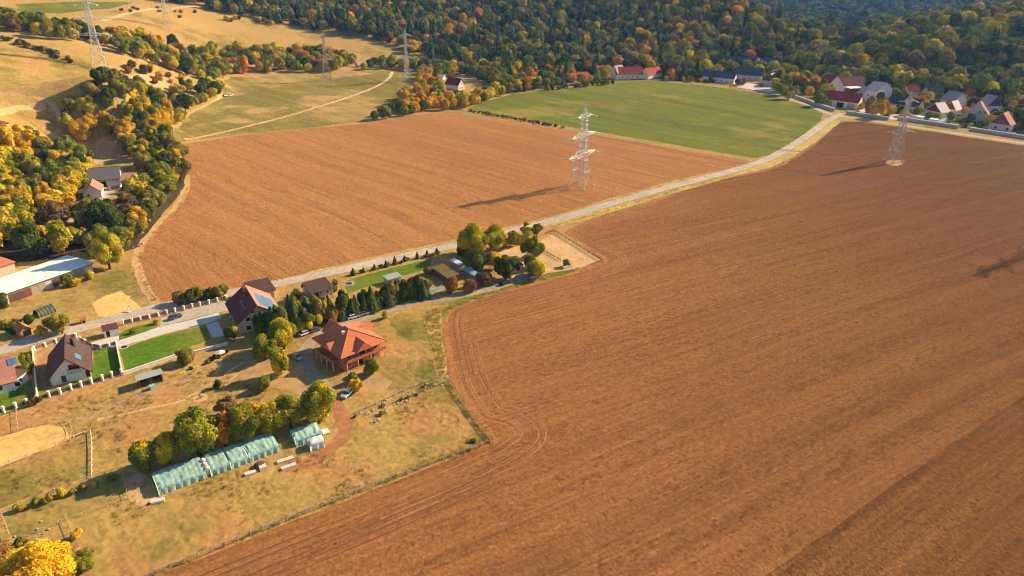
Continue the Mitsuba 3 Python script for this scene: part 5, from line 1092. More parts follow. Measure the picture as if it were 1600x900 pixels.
beam_pile('low white block at the edge of the sandy paddock', (881, 421), (894, 417), 1, 1.5, 0.9, 'concrete', 'block', 'concrete_block')
beam_pile('pale trough under the yellow green bush of the dirt yard', (830, 436), (849, 432), 1, 1.0, 0.7, 'concrete', 'trough', 'trough')
s = Spot((402, 733), (408, 732)); k = thing('dark_heap', 'dark covered heap between the timber stacks', 'heap'); m = _ICO[2].copy(); m.vertices = m.vertices * [1.5, 1.1, 0.9] * np.random.default_rng(4).uniform(.9, 1.1, (len(m.vertices), 1)) + [0.7, 0.9, 0.2]; s.part(k, 'cover', m, 'wall_dark', True)
p0 = G(313, 622); k = thing('fire_pit', 'pale sand ring with a dark post in the middle of the dry meadow', 'fire pit')
sheet_ = drape(Point(p0[0], p0[1]).buffer(1.9, quad_segs=6), 0.012); part(k, 'sand_ring', sheet_, 'sand'); part(k, 'post', limb_mesh([(p0 - [0, 0, .2], p0 + [0, 0, 1.1], .12, .09)], 6), 'wood_dark')
p0 = G(346, 559); k = thing('parasol', 'white parasol standing at the meeting of the trodden paths', 'parasol'); cone = trimesh.creation.cone(1.35, 0.55, sections=10); cone.apply_translation(p0 + [0, 0, 1.9])
part(k, 'canopy', cone, 'wall_white'); part(k, 'pole', limb_mesh([(p0 - [0, 0, .2], p0 + [0, 0, 2.4], .05, .05)], 6), 'wood_grey')
p0 = G(345, 565); k = thing('garden_bench', 'wooden bench beside the white parasol', 'bench'); part(k, 'seat', bx(p0[0] - .9, p0[1] - .25, .42 + p0[2], p0[0] + .9, p0[1] + .25, .5 + p0[2]), 'wood_grey')
for dx in (-.8, .7): part(k, 'leg', bx(p0[0] + dx, p0[1] - .2, p0[2] - .1, p0[0] + dx + .1, p0[1] + .2, .419 + p0[2]), 'wood_grey')
p0 = G(194, 542); k = thing('garden_pond', 'small dark pond with a pale rim on the wide lawn', 'pond'); ring = Point(p0[0], p0[1]).buffer(1.25, quad_segs=6); part(k, 'rim', drape(ring.difference(Point(p0[0], p0[1]).buffer(0.95, quad_segs=6)), 0.05), 'concrete'); part(k, 'water', drape(Point(p0[0], p0[1]).buffer(0.95, quad_segs=6), 0.03), 'glass_dark')
p0 = G(545, 443); k = thing('garden_pond', 'small rock pond on the bright green strip of lawn', 'pond'); part(k, 'rim', drape(Point(p0[0], p0[1]).buffer(2.2, quad_segs=6).difference(Point(p0[0], p0[1]).buffer(1.2, quad_segs=6)), 0.05), 'stone'); part(k, 'water', drape(Point(p0[0], p0[1]).buffer(1.2, quad_segs=6), 0.03), 'glass_dark')
s = Spot((199, 490), (209, 488)); k = thing('slide', 'small dark garden slide at the edge of the straw patch', 'slide'); s.part(k, 'ramp', prism_x([(0, 0), (2.2, 1.3), (2.2, 1.42), (0, 0.12)], 0.5, 1.1), 'steel_pale'); s.part(k, 'frame', beams([((0.4, 2.2, 0), (0.6, 2.1, 1.5)), ((1.2, 2.2, 0), (1.0, 2.1, 1.5)), ((.6, 2.1, 1.5), (1.0, 2.1, 1.5))], 0.06), 'black_trim')

# ---------------------------------------------------------------- tarpaulin covered hay stacks
def tarp_section(x0, x1, depth, high, seed, pitch=1.1):
    rng = np.random.default_rng(seed)
    nx = int((x1 - x0) / 0.22) + 2
    t = np.linspace(0, 1, 34)
    xs = np.linspace(x0, x1, nx)
    X, Tt = np.meshgrid(xs, t, indexing='ij')
    skirt = 0.22
    y = np.interp(Tt, [0, skirt, 0.30, 0.5, 0.70, 1 - skirt, 1], [-0.25, 0.0, 0.35, depth / 2, depth - 0.35, depth, depth + 0.2])
    z = np.interp(Tt, [0, skirt, 0.30, 0.5, 0.70, 1 - skirt, 1], [0.0, high * 0.80, high * 0.95, high, high * 0.95, high * 0.80, 0.0])
    top = np.clip((z - 0.4 * high) / (0.5 * high), 0, 1)
    wob = meshkit.fbm(np.stack([X * 0.35, y * 0.25, 0 * X + 3.3], -1), 2, seed + 9)
    rib = np.abs(np.sin(np.pi * ((X - x0) / pitch + 1.6 * wob))) ** 0.7
    row = np.abs(np.sin(np.pi * y / depth * 3)) ** 0.6
    lump = meshkit.fbm(np.stack([X * 0.9, y * 0.9, 0 * X + seed], -1), 3, seed)
    z = z + top * (0.11 * rib + 0.10 * row - 0.2 + 0.50 * (lump - 0.5))
    y = y + np.where(top < 0.5, np.where(Tt < .5, -1, 1) * 0.16 * np.sin(X * 4.1 + 2.0 * lump) * (1 - z / high), 0)
    end = np.minimum(X - x0, x1 - X); z = z * (0.90 + 0.10 * np.sqrt(np.clip(end / 0.5, 0, 1)))
    z = np.maximum(z, 0.02)
    v = np.stack([X, y, z], -1).reshape(-1, 3)
    i = np.arange(nx * 34).reshape(nx, 34)
    a, b, c, d = i[:-1, :-1].ravel(), i[1:, :-1].ravel(), i[1:, 1:].ravel(), i[:-1, 1:].ravel()
    f = np.vstack([np.stack([a, b, c], 1), np.stack([a, c, d], 1)])
    caps = []
    for e in (0, nx - 1):
        n0 = len(v); v = np.vstack([v, [[xs[e], depth / 2, 0.3]]]); r = i[e]
        tri = np.stack([r[:-1], r[1:], np.full(33, n0)], 1); caps.append(tri if e else tri[:, ::-1])
    return v, np.vstack([f, *caps])
sT = Spot((258, 770), (438, 704)); kT = thing('hay_stack', 'long hay stack under pale teal tarpaulins in front of the tree row', 'hay stack'); LT = sT.w
cuts = [(-0.05, 0.352), (0.378, 0.548), (0.5485, 0.722), (0.7225, 1.0)]
for i, (a, b) in enumerate(cuts):
    sT.part(kT, 'tarpaulin', tarp_section(a * LT, b * LT, 6.6, 1.9 + 0.08 * (i % 2), 31 + i), 'tarp_teal', True)
for j in range(3):
    for zz in range(2):
        m = trimesh.creation.cylinder(0.62, 1.2, sections=14); m.apply_transform(trimesh.transformations.rotation_matrix(math.pi / 2, [1, 0, 0])); m.apply_translation([0.36 * LT, 0.9 + j * 1.6, 0.62 + zz * 0.9])
        sT.part(kT, 'wrapped_bale', m, 'bale_pink', 40)
for a in (0.05, 0.17, 0.34, 0.385, 0.545, 0.72, 0.86, 0.99):
    sT.part(kT, 'strap', beams([((a * LT, -0.2, 1.4), (a * LT + 0.1, -0.8, 0.02))], 0.03), 'wall_white')
sT.part(kT, 'pole', beams([((-0.8, -1.6, 0.05), (-0.3, 2.0, 1.4)), ((-1.2, 0.2, 0.05), (-0.2, 1.2, 2.2))], 0.06), 'wood_pale')
s = Spot((462, 697), (505, 684)); k = thing('hay_stack', 'short hay stack under a teal green tarpaulin right of the long one', 'hay stack'); s.part(k, 'tarpaulin', tarp_section(0, s.w, 5.0, 1.9, 41), 'tarp_teal', True)
for a in (0.3, 0.95): s.part(k, 'strap', beams([((a * s.w, -0.2, 1.6), (a * s.w + .2, -0.9, 0.02))], 0.05), 'wall_white')
s.part(k, 'loose_sheet', bx(s.w + 0.3, 1.0, 0.02, s.w + 2.0, 3.2, 0.25), 'tarp_white')
s = Spot((485, 704), (509, 697)); k = thing('covered_bale_pile', 'small bale pile under a pale blue sheet in front of the short hay stack', 'hay pile'); s.part(k, 'tarpaulin', tarp_section(0, s.w, 2.6, 2.0, 43, 2.2), 'tarp_white', True)

# ---------------------------------------------------------------- vehicles
def car(label, px, py, toward, paint, kind='car', scale=1.0, on=None):
    p = G(px, py); q = G(*toward); yaw = math.atan2(q[1] - p[1], q[0] - p[0])
    k = thing('parked_van' if kind == 'van' else 'parked_car', label, kind)
    c_, s_ = math.cos(yaw), math.sin(yaw)
    def put_(name, m, mat, parent=k, smooth=False):
        v = np.array(m.vertices) * scale
        return part(parent, name, (np.column_stack([v[:, 0] * c_ - v[:, 1] * s_ + p[0], v[:, 0] * s_ + v[:, 1] * c_ + p[1], v[:, 2] + p[2] + 0.02]), np.array(m.faces)), mat, smooth)
    hw, L = 0.88, 2.15
    if kind == 'van': L, ctop, cab, cabtop = 2.4, 1.95, [(-2.35, 0.95), (1.75, 0.95)], [(-2.25, 1.9), (0.95, 1.9)]
    else: ctop, cab, cabtop = 1.45, [(-1.85, 0.88), (1.15, 0.88)], [(-1.35, 1.40), (0.45, 1.40)]
    body = hull([(sx * (L - dx), sy * (hw - dy), z) for z, dx, dy in ((0.28, 0.12, 0.08), (0.5, 0.0, 0.0), (0.78, 0.05, 0.03), (0.9, 0.28, 0.10)) for sx in (-1, 1) for sy in (-1, 1)])
    put_('body', body, paint)
    put_('window_band', hull([(x, sy * (hw - 0.10), z) for x, z in cab for sy in (-1, 1)] + [(x, sy * (hw - 0.24), z) for x, z in cabtop for sy in (-1, 1)]), 'glass_dark')
    (xa, za), (xb, zb) = cabtop
    put_('roof', hull([(x, sy * (hw - 0.22), z) for x in (xa - 0.04, xb + 0.04) for z in (za + 0.005, za + 0.03) for sy in (-1, 1)] + [(x, sy * (hw - 0.34), za + 0.09) for x in (xa + 0.15, xb - 0.15) for sy in (-1, 1)]), paint)
    if kind == 'van': put_('side_panel', bx(-2.3, -hw + 0.06, 0.9, 0.6, hw - 0.06, 1.86), paint)
    for sx in (-1.32, 1.32):
        for sy in (-1, 1):
            m = trimesh.creation.cylinder(0.32, 0.2, sections=14); m.apply_transform(trimesh.transformations.rotation_matrix(math.pi / 2, [1, 0, 0])); m.apply_translation([sx, sy * 0.80, 0.32])
            put_('wheel', m, 'tyre', smooth=40)
    for sy in (-1, 1): put_('headlight', bx(L - 0.06, sy * 0.72 - 0.16, 0.60, L + 0.012, sy * 0.72 + 0.16, 0.74), 'frame_white')
    return k
car('dark blue car parked in the gravel yard behind the pillared wall', 274, 497, (296, 489), 'paint_blue')
car('silver white car parked by the lane behind the red tiled house', 552, 497, (575, 491), 'paint_white')
car('dark car with pale roof parked behind the silver one on the lane', 572, 491, (595, 484), 'paint_silver')
car('black car parked on the grass verge below the dirt yard', 788, 444, (812, 436), 'paint_black')
car('grey car standing in the turning of the lane left of the red house', 464, 560, (484, 572), 'paint_silver')
car('pale blue car parked under the spruces left of the red house', 490, 518, (512, 510), 'paint_blue')
car('white car parked under the spruces at the left end of the cars', 478, 522, (500, 514), 'paint_white')
car('white car parked beside the yellow bush at the bend of the lane', 543, 617, (528, 632), 'paint_white')
car('white van parked on the paved drive between the village houses', 1482, 190, (1500, 188), 'paint_white', 'van', 1.25)
car('white car on the paved drive right of the white van', 1497, 186, (1494, 178), 'paint_white', scale=1.2)
car('white car parked in front of the first maroon gable', 1448, 187, (1470, 190), 'paint_white', scale=1.2)
car('white car parked under the house with the dark brown gable', 1580, 208, (1600, 211), 'paint_white', scale=1.2)
car('white car on the village road behind the grey wall', 1408, 183, (1430, 186), 'paint_silver', scale=1.2)
car('dark car at the end of the farm track by the tan meadow', 352, 151, (362, 149), 'paint_black', scale=1.2)
car('white car beside the dark one at the end of the farm track', 361, 150, (371, 148), 'paint_white', scale=1.2)
car('pale car in the farm yard under the trees at the left', 115, 336, (128, 333), 'paint_silver')
patch('paved_drive', [(1462, 194), (1473, 183), (1489, 182), (1478, 196)], 'asphalt', 2, 'paved drive rising between the village houses', 0.1)
patch('farm_yard', [(153, 300), (165, 294), (180, 296), (178, 304), (160, 312), (152, 314)], 'asphalt', 3, 'paved yard between the red and the grey farm roofs', 0.2)
patch('farm_yard', [(1150, 136), (1168, 130), (1230, 140), (1262, 158), (1240, 156), (1200, 144)], 'concrete', 3, 'pale yard in front of the dark roofed farm', 0.3)
patch('farm_yard', [(96, 345), (112, 338), (140, 332), (138, 342), (115, 348)], 'dirt', 2, 'earth yard with a parked car among the left trees', 0.4)

# ---------------------------------------------------------------- pylons and conductors
def pylon(label, px, py, high, bearing, mat, name='lattice_pylon', thick=1.0, arms=((0.43, 8.0), (0.655, 6.6), (0.86, 4.4)), base=4.0, plan=None):
    p = G(px, py) if plan is None else np.array([*plan, float(ground_z(*plan))]); k = thing(name, label, 'pylon')
    c_, s_ = math.cos(bearing), math.sin(bearing)
    W = lambda x, y, z: np.array([p[0] + x * c_ - y * s_, p[1] + x * s_ + y * c_, p[2] + z])
    H = high; waist = arms[0][0] * H * 0.95
    def half(z): return np.interp(z, [0, waist, arms[2][0] * H + 0.8, H], [base, base * 0.40, base * 0.22, 0.10])
    lv = [0.0]
    while lv[-1] < arms[2][0] * H: lv.append(lv[-1] + max(2.0, half(lv[-1]) * 1.75))
    lv = lv[:-1] + [arms[2][0] * H + 0.8, H]
    zs = np.array(lv)
    for sx in (-1, 1):
        for sy in (-1, 1):
            pts = [W(sx * half(z), sy * half(z), z - (0.3 if z == 0 else 0)) for z in (0, waist, arms[2][0] * H + 0.8, H)]
            part(k, 'leg', limb_mesh([(a, b, 0.20 * thick, 0.17 * thick) for a, b in zip(pts[:-1], pts[1:])], 4), mat)
            q = W(sx * half(0), sy * half(0), 0); part(k, 'footing', bx(q[0] - .6, q[1] - .6, q[2] - .5, q[0] + .6, q[1] + .6, q[2] + .45), 'concrete')
    segs = []
    for z0, z1 in zip(zs[:-1], zs[1:]):
        h0, h1 = half(z0), half(z1)
        for a, b in (((-1, -1), (1, -1)), ((1, -1), (1, 1)), ((1, 1), (-1, 1)), ((-1, 1), (-1, -1))):
            if z1 < H:
                segs += [(W(a[0] * h0, a[1] * h0, z0), W(b[0] * h1, b[1] * h1, z1)), (W(b[0] * h0, b[1] * h0, z0), W(a[0] * h1, a[1] * h1, z1)), (W(a[0] * h1, a[1] * h1, z1), W(b[0] * h1, b[1] * h1, z1))]
    part(k, 'bracing', beams(segs, 0.095 * thick), mat, kind='stuff')
    tips = []
    for f, L in arms:
        z = f * H; h = half(z); g = []
        for sx in (-1, 1):
            tip = W(sx * L, 0, z + 0.25)
            for sy in (-1, 1):
                g += [(W(sx * h, sy * h, z), tip), (W(sx * h, sy * h, z + 1.9), tip)]
                for u in (0.33, 0.66):
                    g.append((W(sx * (h + (L - h) * u), sy * h * (1 - u), z + 0.25 * u), W(sx * (h + (L - h) * u), sy * h * (1 - u), z + 1.9 * (1 - u) + 0.25 * u)))
                g.append((W(sx * h, sy * h, z + 1.9), W(sx * (h + (L - h) * .33), sy * h * .67, z + .08)))
            g += [(W(sx * (h + (L - h) * u), -h * (1 - u), z + .1), W(sx * (h + (L - h) * u), h * (1 - u), z + .1)) for u in (0.0, 0.33, 0.66)]
            tips.append((sx, z, L))
        part(k, 'crossarm', beams(g, 0.115 * thick), mat)
    for sx, z, L in tips:
        for sy in (-1, 1):
            a, b = W(sx * L, sy * 0.3, z + 0.2), W(sx * L, sy * 3.4, z - 0.35)
            part(k, 'insulator', limb_mesh([(a + (b - a) * t, a + (b - a) * (t + 0.14), 0.24 * thick, 0.20 * thick) for t in np.arange(0, 0.99, 0.1666)], 6), 'insulator_glass')
    ends = {sy: [W(sx * L, sy * 3.4, z - 0.35) for sx, z, L in tips] + [W(0, 0, H)] for sy in (-1, 1)}
    return k, p, ends
def wires(label, A, B, sag, r=0.07):
    for a, b in zip(A, B):
        t = np.linspace(0, 1, 27)[:, None]
        pts = a + (b - a) * t - np.array([0, 0, 1]) * (4 * sag * t * (1 - t))
        k = numbered('conductor_wire')
        scene[k] = shape(limb_mesh([(p, q, r, r) for p, q in zip(pts[:-1], pts[1:])], 4), 'wire')
        labels[k] = {'label': label, 'category': 'wire', 'group': label}
mid_xy = G(907, 291)[:2]
sh = flat(1520, 432)[:2] + 76 * np.array([math.sin(SUN_AZ), math.cos(SUN_AZ)])
left_xy = G(157, 107)[:2]
line_dir = math.atan2(*(sh - mid_xy)[::-1])
kM, pM, eM = pylon('tall pale lattice pylon standing in the orange brown ploughed field', 907, 291, 42.5, 0.95, 'steel_pale', thick=1.2, base=5.0, arms=((0.40, 13.5), (0.64, 11.5), (0.87, 7.0)))
kO, pO, eO = pylon('lattice pylon just outside the right edge, throwing its shadow on the brown field', 0, 0, 42.5, line_dir - math.pi / 2, 'steel_pale', plan=sh, thick=0.75, arms=((0.40, 12.5), (0.64, 10.5), (0.87, 6.5)))
kL, pL, eL = pylon('pale lattice pylon with wide arms on the grassy hill at the upper left', 157, 107, 52.0, 0.30, 'steel_pale', thick=1.2, arms=((0.44, 12.0), (0.65, 9.5), (0.83, 7.0)), base=4.6)
kR_, pR_, eR = pylon('brown lattice pylon on a straw mound at the right end of the brown field', 1396, 252, 43.5, 0.35, 'steel_brown', thick=1.15)  # backlit look of this pylon put into its browner steel colour
pylon('slim pale pylon at the far corner of the tan meadow', 636, 126, 50.0, 0.2, 'steel_pale', thick=1.3, base=3.4)
pylon('thin brown pylon at the upper edge of the tan meadow', 511, 126, 46.0, 0.4, 'steel_brown', thick=0.9, base=4.2)
pylon('faint far pylon on the upper meadow near the top edge', 262, 44, 44.0, 0.3, 'steel_pale', thick=1.0)
wires('power line wire right of the pale pylon over the brown field', eM[-1] if np.linalg.norm(eM[-1][0][:2] - sh) < np.linalg.norm(eM[1][0][:2] - sh) else eM[1], eO[1] if np.linalg.norm(eO[1][0][:2] - mid_xy) < np.linalg.norm(eO[-1][0][:2] - mid_xy) else eO[-1], 7.0)
wires('power line wire left of the pale pylon towards the hill pylon', eM[1] if np.linalg.norm(eM[-1][0][:2] - sh) < np.linalg.norm(eM[1][0][:2] - sh) else eM[-1], eL[1] if np.linalg.norm(eL[1][0][:2] - mid_xy) < np.linalg.norm(eL[-1][0][:2] - mid_xy) else eL[-1], 9.0, 0.022)
patch('straw_mound', [(1381, 253), (1390, 249), (1404, 250), (1411, 256), (1400, 259), (1386, 257)], 'earth', 4, 'pale straw patch under the brown pylon', 1.6, 3.0)
patch('village_green', [(1345, 182), (1350, 150), (1370, 128), (1420, 128), (1500, 132), (1610, 150), (1660, 170), (1660, 224), (1600, 216), (1500, 200), (1400, 186)], 'village_grass', 1, 'garden ground between the village houses', 1.5, 6.0)
patch('village_green', [(780, 146), (790, 112), (900, 104), (1000, 100), (1090, 104), (1098, 128), (1010, 125), (960, 128), (850, 140)], 'village_grass', 1, 'garden ground between the middle houses', 1.5, 6.0)
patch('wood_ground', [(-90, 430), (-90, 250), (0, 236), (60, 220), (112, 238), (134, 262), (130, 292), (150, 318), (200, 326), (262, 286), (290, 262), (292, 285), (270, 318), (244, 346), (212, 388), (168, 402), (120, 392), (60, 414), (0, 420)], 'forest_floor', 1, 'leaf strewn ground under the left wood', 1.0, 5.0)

# --- rougher strip of plough in the lower right, with its dividing furrow
STRIP = [(1190, 905), (1330, 805), (1460, 713), (1600, 617), (1800, 480), (2300, 620), (2000, 1150), (900, 1150)]
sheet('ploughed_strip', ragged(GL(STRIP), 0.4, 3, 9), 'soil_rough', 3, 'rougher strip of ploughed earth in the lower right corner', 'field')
patch('dry_verge', [(662, 505), (668, 488), (690, 478), (689, 505), (691, 535), (697, 565), (700, 592), (690, 596), (684, 565), (674, 532)], 'verge', 4, 'tall yellow grass along the left edge of the brown field', 0.5)
patch('green_verge', [(600, 500), (650, 488), (668, 490), (662, 508), (674, 535), (683, 566), (686, 592), (660, 600), (640, 580), (640, 540), (620, 515)], 'grass_lush', 1, 'greener grass between the lane and the field edge', 3.0, 7.0)

# ---------------------------------------------------------------- tufts of grass
def tuft(seed, blades, high, spread, cols):
    rng = np.random.default_rng(seed); vs, fs, cs = [], [], []
    for i in range(blades):
        a = rng.uniform(0, 6.28); b = rng.uniform(0, spread) ; c = np.array([math.cos(a) * b, math.sin(a) * b, -0.03]); w = rng.uniform(.04, .09) * high; q = rng.uniform(0, 6.28)
        side = np.array([math.cos(q), math.sin(q), 0]) * w; tip = c + [math.cos(a) * high * .35, math.sin(a) * high * .35, high * rng.uniform(.6, 1.1)]
        vs += [c - side, c + side, tip]; fs.append([3 * i, 3 * i + 1, 3 * i + 2]); cs += [cols[rng.integers(0, len(cols))]] * 3
    return np.array(vs), np.array(fs), np.array(cs)
DRY, LUSH = [(0.55, 0.42, 0.13), (0.42, 0.33, 0.09), (0.62, 0.46, 0.18)], [(0.13, 0.14, 0.025), (0.20, 0.19, 0.03), (0.28, 0.22, 0.05)]
for nm, cols, hh, sp, nb in (('dry', DRY, 0.55, 0.45, 22), ('lush', LUSH, 0.45, 0.45, 18), ('straw', DRY, 0.35, 0.4, 16)):
    v, f, c = tuft(3, nb, hh, sp, cols); scene['tuft_' + nm] = {'type': 'shapegroup', 'blades': shape((v, f), 'leaves', color=c)}
_nt = {}
def sow(key, group_, pts, rng):
    for q in pts:
        _nt[key] = _nt.get(key, 0) + 1; k = float(rng.uniform(.6, 1.5))
        scene[f'{key}__{_nt[key]:03d}'] = {'type': 'instance', 'group': {'type': 'ref', 'id': 'tuft_' + group_}, 'to_world': T().translate([float(q[0]), float(q[1]), float(ground_z(q[0], q[1]))]).rotate([0, 0, 1], float(rng.uniform(0, 360))).scale([k, k, k * float(rng.uniform(.7, 1.3))])}
def in_poly(outline, n, rng, clump=0.5):
    poly = Polygon(GL(outline)).buffer(0); x0, y0, x1, y1 = poly.bounds; p = rng.uniform((x0, y0), (x1, y1), (n * 3, 2))
    p = p[shapely.contains_xy(poly, p[:, 0], p[:, 1])]
    return p[meshkit.fbm(np.column_stack([p / 9.0, 0 * p[:, 0]]), 2, 4) > clump][:n]
_g = np.random.default_rng(12)
sow('tall_grass', 'dry', in_poly([(664, 505), (668, 488), (690, 478), (689, 505), (691, 535), (697, 565), (702, 592), (690, 596), (684, 565), (674, 532)], 420, _g, 0.2), _g)
for ln, n, amp in (([(222, 904), (300, 873), (400, 831), (500, 791), (600, 752), (690, 716), (766, 690)], 190, 0.5), ([(766, 690), (742, 660), (716, 622), (701, 596)], 160, 0.6), ([(870, 352), (950, 329), (1050, 299), (1150, 272)], 200, 0.9), ([(690, 487), (760, 460), (840, 438), (905, 420)], 160, 0.8), ([(243, 470), (228, 443), (217, 412), (224, 386), (250, 355), (280, 325), (295, 292)], 160, 0.5)):
    p = along(pix_line(ln), 0.2); p = p[_g.integers(0, len(p), n)][:, :2] + _g.normal(size=(n, 2)) * amp; sow('tall_grass', 'dry', p, _g)
MEAD = [(0, 760), (0, 690), (60, 640), (190, 600), (330, 575), (400, 600), (500, 640), (540, 650), (620, 640), (700, 605), (755, 688), (600, 748), (400, 828), (240, 890), (160, 890), (60, 800)]
sow('meadow_tufts', 'lush', in_poly(MEAD, 1100, _g, 0.52), _g)
sow('meadow_tufts', 'straw', in_poly(MEAD, 1300, _g, 0.42), _g)
labels['tall_grass'] = {'label': 'tall dry grass along the field edges, fences and verges', 'category': 'grass', 'kind': 'stuff'}
labels['meadow_tufts'] = {'label': 'green and straw coloured tufts scattered over the dry meadow', 'category': 'grass', 'kind': 'stuff'}

shed('carport', 'low white roofed carport behind the village wall left of the pylon', (1420, 186), (1440, 189), 6.0, 2.8, 3.0, 'roof_white', 'wall_grey', cat_='carport')
shed('carport', 'small white roofed shelter below the first maroon gable', (1450, 191), (1462, 193), 5.0, 2.8, 3.0, 'roof_white', 'wall_lilac', cat_='carport')
shed('garden_shed', 'small white garden shed beside the mauve roofed house', (1354, 170), (1362, 171), 4.0, 2.6, 3.2, 'roof_lilac', 'wall_white')
house('village_house', 'small white house with red roof at the wood edge above the slate roof', (1418, 150), (1436, 150), 9.0, 3.8, 7.6, along='width', roof='roof_red', wins=row_wins('front', 14, 2, 1.2))
house('village_house', 'white house with red roof at the wood edge near the right border', (1588, 178), (1612, 181), 10.0, 4.0, 8.4, along='width', roof='roof_red', wins=row_wins('front', 16, 3, 1.2))
house('valley_house', 'small white house with red roof between the two valley red roofs', (936, 116), (950, 115), 9.0, 3.6, 7.4, along='width', roof='roof_red')
house('valley_house', 'white cottage with grey roof left of the dark roofed farm', (1062, 112), (1080, 112), 9.0, 3.8, 7.8, along='width', roof='roof_slate')
patch('village_yard', [(1296, 176), (1338, 182), (1343, 172), (1366, 164), (1384, 170), (1380, 184), (1346, 181)], 'concrete', 3, 'pale paved yard between the village barn and the mauve roofed house', 0.4)
patch('village_yard', [(1390, 186), (1388, 177), (1436, 183), (1442, 192)], 'concrete', 3, 'pale paved yard in front of the long slate roof', 0.4)

patch('green_paddock', [(-20, 740), (30, 728), (70, 706), (112, 690), (140, 676), (143, 744), (100, 758), (50, 776), (-20, 800)], 'grass_olive', 1, 'olive green paddock between the crooked pale fences', 1.6, 4.0, cat_='paddock')
patch('garden_strip', [(4, 808), (60, 786), (120, 766), (186, 746), (196, 776), (150, 796), (90, 816), (30, 846), (14, 838)], 'grass_lush', 1, 'greener strip with young bushes below the paddock fence', 1.2, 4.0)
# ---------------------------------------------------------------- growing the trees
GROUPS = {}
def group(kind, pal, near, variant, close=False):
    """The shape group of one kind, colour and variant, made on first use: trunk and crown, or one mesh in the far wood."""
    k = (kind, pal, near, variant, close)
    if k in GROUPS: return GROUPS[k]
    seed = (abs(hash_text(f'{kind}{pal}{variant}')) % 100000)
    if kind == 'conifer':
        v, f, c = conifer_crown(seed, pal, 26 if near else 9, 20 if near else 8)
        tv, tf = limb_mesh([((0, 0, -0.15), (0, 0, 0.5), 0.07, 0.05)], 6)
    elif kind == 'poplar':
        v, f, c = broad_crown(seed, pal, 1500 if near else 260, 0.15 if near else 0.3, 16, high=1.9, base=0.12)
        tv, tf = trunk_mesh(seed, 1.2, 0.08)
    elif kind == 'shrub':
        v, f, c = broad_crown(seed, pal, (2600 if close else 1100) if near else 160, (0.075 if close else 0.12) if near else 0.26, 10, high=0.72, base=0.02)
        tv, tf = trunk_mesh(seed, 0.4, 0.05)
    else:
        v, f, c = broad_crown(seed, pal, (6500 if close else 2600) if near else 300, (0.060 if close else 0.094) if near else 0.20, (40 if close else 24) if near else 8, high=1.0, base=0.16, tight=not near)
        tv, tf = trunk_mesh(seed, 0.8, 0.07)
    name = numbered('group')
    if near:
        scene[name] = {'type': 'shapegroup', 'trunk': shape((tv, tf), 'bark'), 'crown': shape((v, f), 'leaves', color=c)}
    else:
        scene[name] = {'type': 'shapegroup', 'crown': shape((v, f), 'leaves', color=c)}
    GROUPS[k] = name
    return name

def hash_text(s):
    h = 7
    for ch in s: h = (h * 131 + ord(ch)) % 1000003
    return h

_P = np.array([(p[2], p[3]) for p in PLANTED]); _R = np.array([p[4] for p in PLANTED]); _TALL = np.array([p[5] for p in PLANTED])
_Zg = ground_z(_P[:, 0], _P[:, 1])
_px, _py = project(np.column_stack([_P, _Zg + _R * 1.4]))
_dist = np.hypot(_P[:, 0], _P[:, 1])
_size = _R / _dist * FOCAL * 2
_ahead = _P[:, 1] > 20
_frame = _ahead & (_px > -_size / 2) & (_px < 1600 + _size / 2) & (_py > -_size) & (_py < 900 + _size)
_near_frame = _ahead & (_px > -160) & (_px < 1600 + 420 * 500 / np.maximum(_dist, 200)) & (_py > -40) & (_py < 1150)
_keep_off = shapely.union_all([q.buffer(0.5) for q in FOOT])
_ahead_of = shapely.union_all(AHEAD)
_pts = shapely.points(_P)
_placed = np.array([p[6].startswith('=') for p in PLANTED])
_on_roof = ~_placed & ((shapely.distance(_pts, _keep_off) < _R * 0.45) | (shapely.distance(_pts, _ahead_of) < _R * 0.3))
_seen = ~_on_roof & visible(_P[:, 0], _P[:, 1], _R * 2.6)
KIND_NAME = {'broadleaf': 'broadleaf_tree', 'conifer': 'conifer_tree', 'shrub': 'shrub', 'poplar': 'poplar_tree'}
KIND_WORD = {'broadleaf': 'broadleaf tree', 'conifer': 'spruce tree', 'shrub': 'shrub', 'poplar': 'slim poplar tree'}
_alone = set()
for kind in KIND_NAME:
    idx = [i for i in range(len(PLANTED)) if PLANTED[i][0] == kind and _frame[i] and _seen[i] and PLANTED[i][6] != 'hill']
    if len(idx) < 290:                                   # room left for the nearest trees of the hill forest
        pass
    idx.sort(key=lambda i: -_size[i])
    _alone |= set(idx[:298])
_order = ['first', 'second', 'third', 'fourth', 'fifth', 'sixth', 'seventh', 'eighth']
_by = {}
for i in sorted(_alone):
    _by.setdefault((PLANTED[i][0], PLANTED[i][1], PLANTED[i][6]), []).append(i)
_rng = np.random.default_rng(77)
_n_far, _far = 0, {}
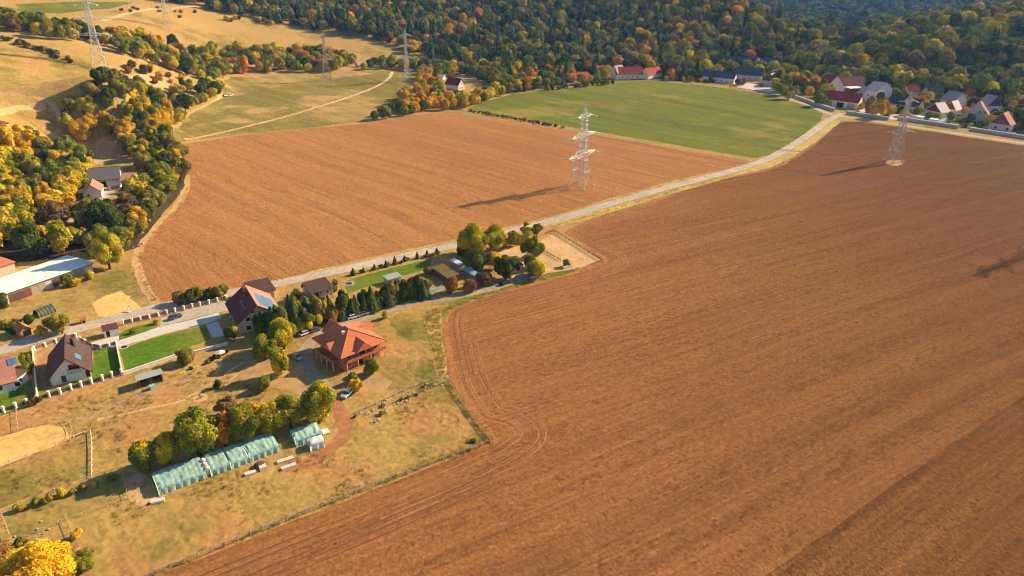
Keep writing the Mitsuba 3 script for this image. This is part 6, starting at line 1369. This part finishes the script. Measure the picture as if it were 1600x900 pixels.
for key, members in _by.items():
    kind, pal, zone = key
    members.sort(key=lambda i: _px[i])
    for n, i in enumerate(members):
        name = numbered(KIND_NAME[kind])
        word, place = KIND_WORD[kind], ' in the ' + zone
        if zone.startswith('='):
            label, grp = zone[1:], None
        elif len(members) == 1:
            label, grp = f'only {pal} {word}{place}', zone
        elif n == 0: label, grp = f'leftmost {pal} {word}{place}', zone
        elif n == len(members) - 1: label, grp = f'rightmost {pal} {word}{place}', zone
        elif len(members) <= 8:
            label, grp = f'{_order[n]} {pal} {word} from the left{place}', zone
        else:
            my, mx = np.median([_dist[q] for q in members]), np.median([_px[q] for q in members])
            where = f"{'far' if _dist[i] > my else 'near'} {'right' if _px[i] > mx else 'left'}"
            label, grp = f'{pal} {word} at the {where} of the {zone}', f'{pal} {word}s, {where} of the {zone}'
        labels[name] = {'label': label, 'category': {'broadleaf': 'tree', 'poplar': 'tree', 'conifer': 'tree', 'shrub': 'shrub'}[kind]}
        if grp: labels[name]['group'] = grp
        r, t = _R[i], _TALL[i]
        m = T().translate([float(_P[i, 0]), float(_P[i, 1]), float(_Zg[i])]).rotate([0, 0, 1], float(_rng.uniform(0, 360))).scale([float(r), float(r * _rng.uniform(.9, 1.1)), float(r * t)])
        scene[name] = {'type': 'instance', 'to_world': m, 'group': {'type': 'ref', 'id': group(kind, pal, True, int(_rng.integers(0, 4)), bool(_size[i] > (42 if kind == 'broadleaf' else 26)))}}
for i in range(len(PLANTED)):
    if i in _alone or not (_near_frame[i] and _seen[i]): continue
    kind, pal, x, y, r, t, zone = PLANTED[i]
    mass = 'hill_forest' if zone == 'hill' else 'undergrowth' if kind == 'shrub' else 'woodland'
    _far[mass] = _far.get(mass, 0) + 1; _n_far += 1
    m = T().translate([float(x), float(y), float(_Zg[i])]).rotate([0, 0, 1], float(_rng.uniform(0, 360))).scale([float(r), float(r), float(r * t)])
    scene[f'{mass}__{_far[mass]:03d}'] = {'type': 'instance', 'to_world': m, 'group': {'type': 'ref', 'id': group(kind, pal, False, int(_rng.integers(0, 4)))}}
labels['hill_forest'] = {'label': 'mixed autumn forest covering the hills behind the village', 'category': 'forest', 'kind': 'stuff'}
labels['woodland'] = {'label': 'farther trees of the groves and wooded bands round the fields', 'category': 'wood', 'kind': 'stuff'}
if _far.get('undergrowth'): labels['undergrowth'] = {'label': 'small farther shrubs along hedges and wood edges', 'category': 'shrubs', 'kind': 'stuff'}
print('trees alone', len(_alone), 'in the forest', _n_far, 'groups', len(GROUPS))
# ---------------------------------------------------------------- air
scene['haze'] = {'type': 'cube', 'to_world': T().translate([0, 1500, 128]).scale([4010, 3010, 130]), 'bsdf': {'type': 'null'}, 'interior': {'type': 'ref', 'id': 'air'}}
labels['haze'] = {'label': 'thin blue autumn haze over the whole valley', 'category': 'haze', 'kind': 'stuff'}
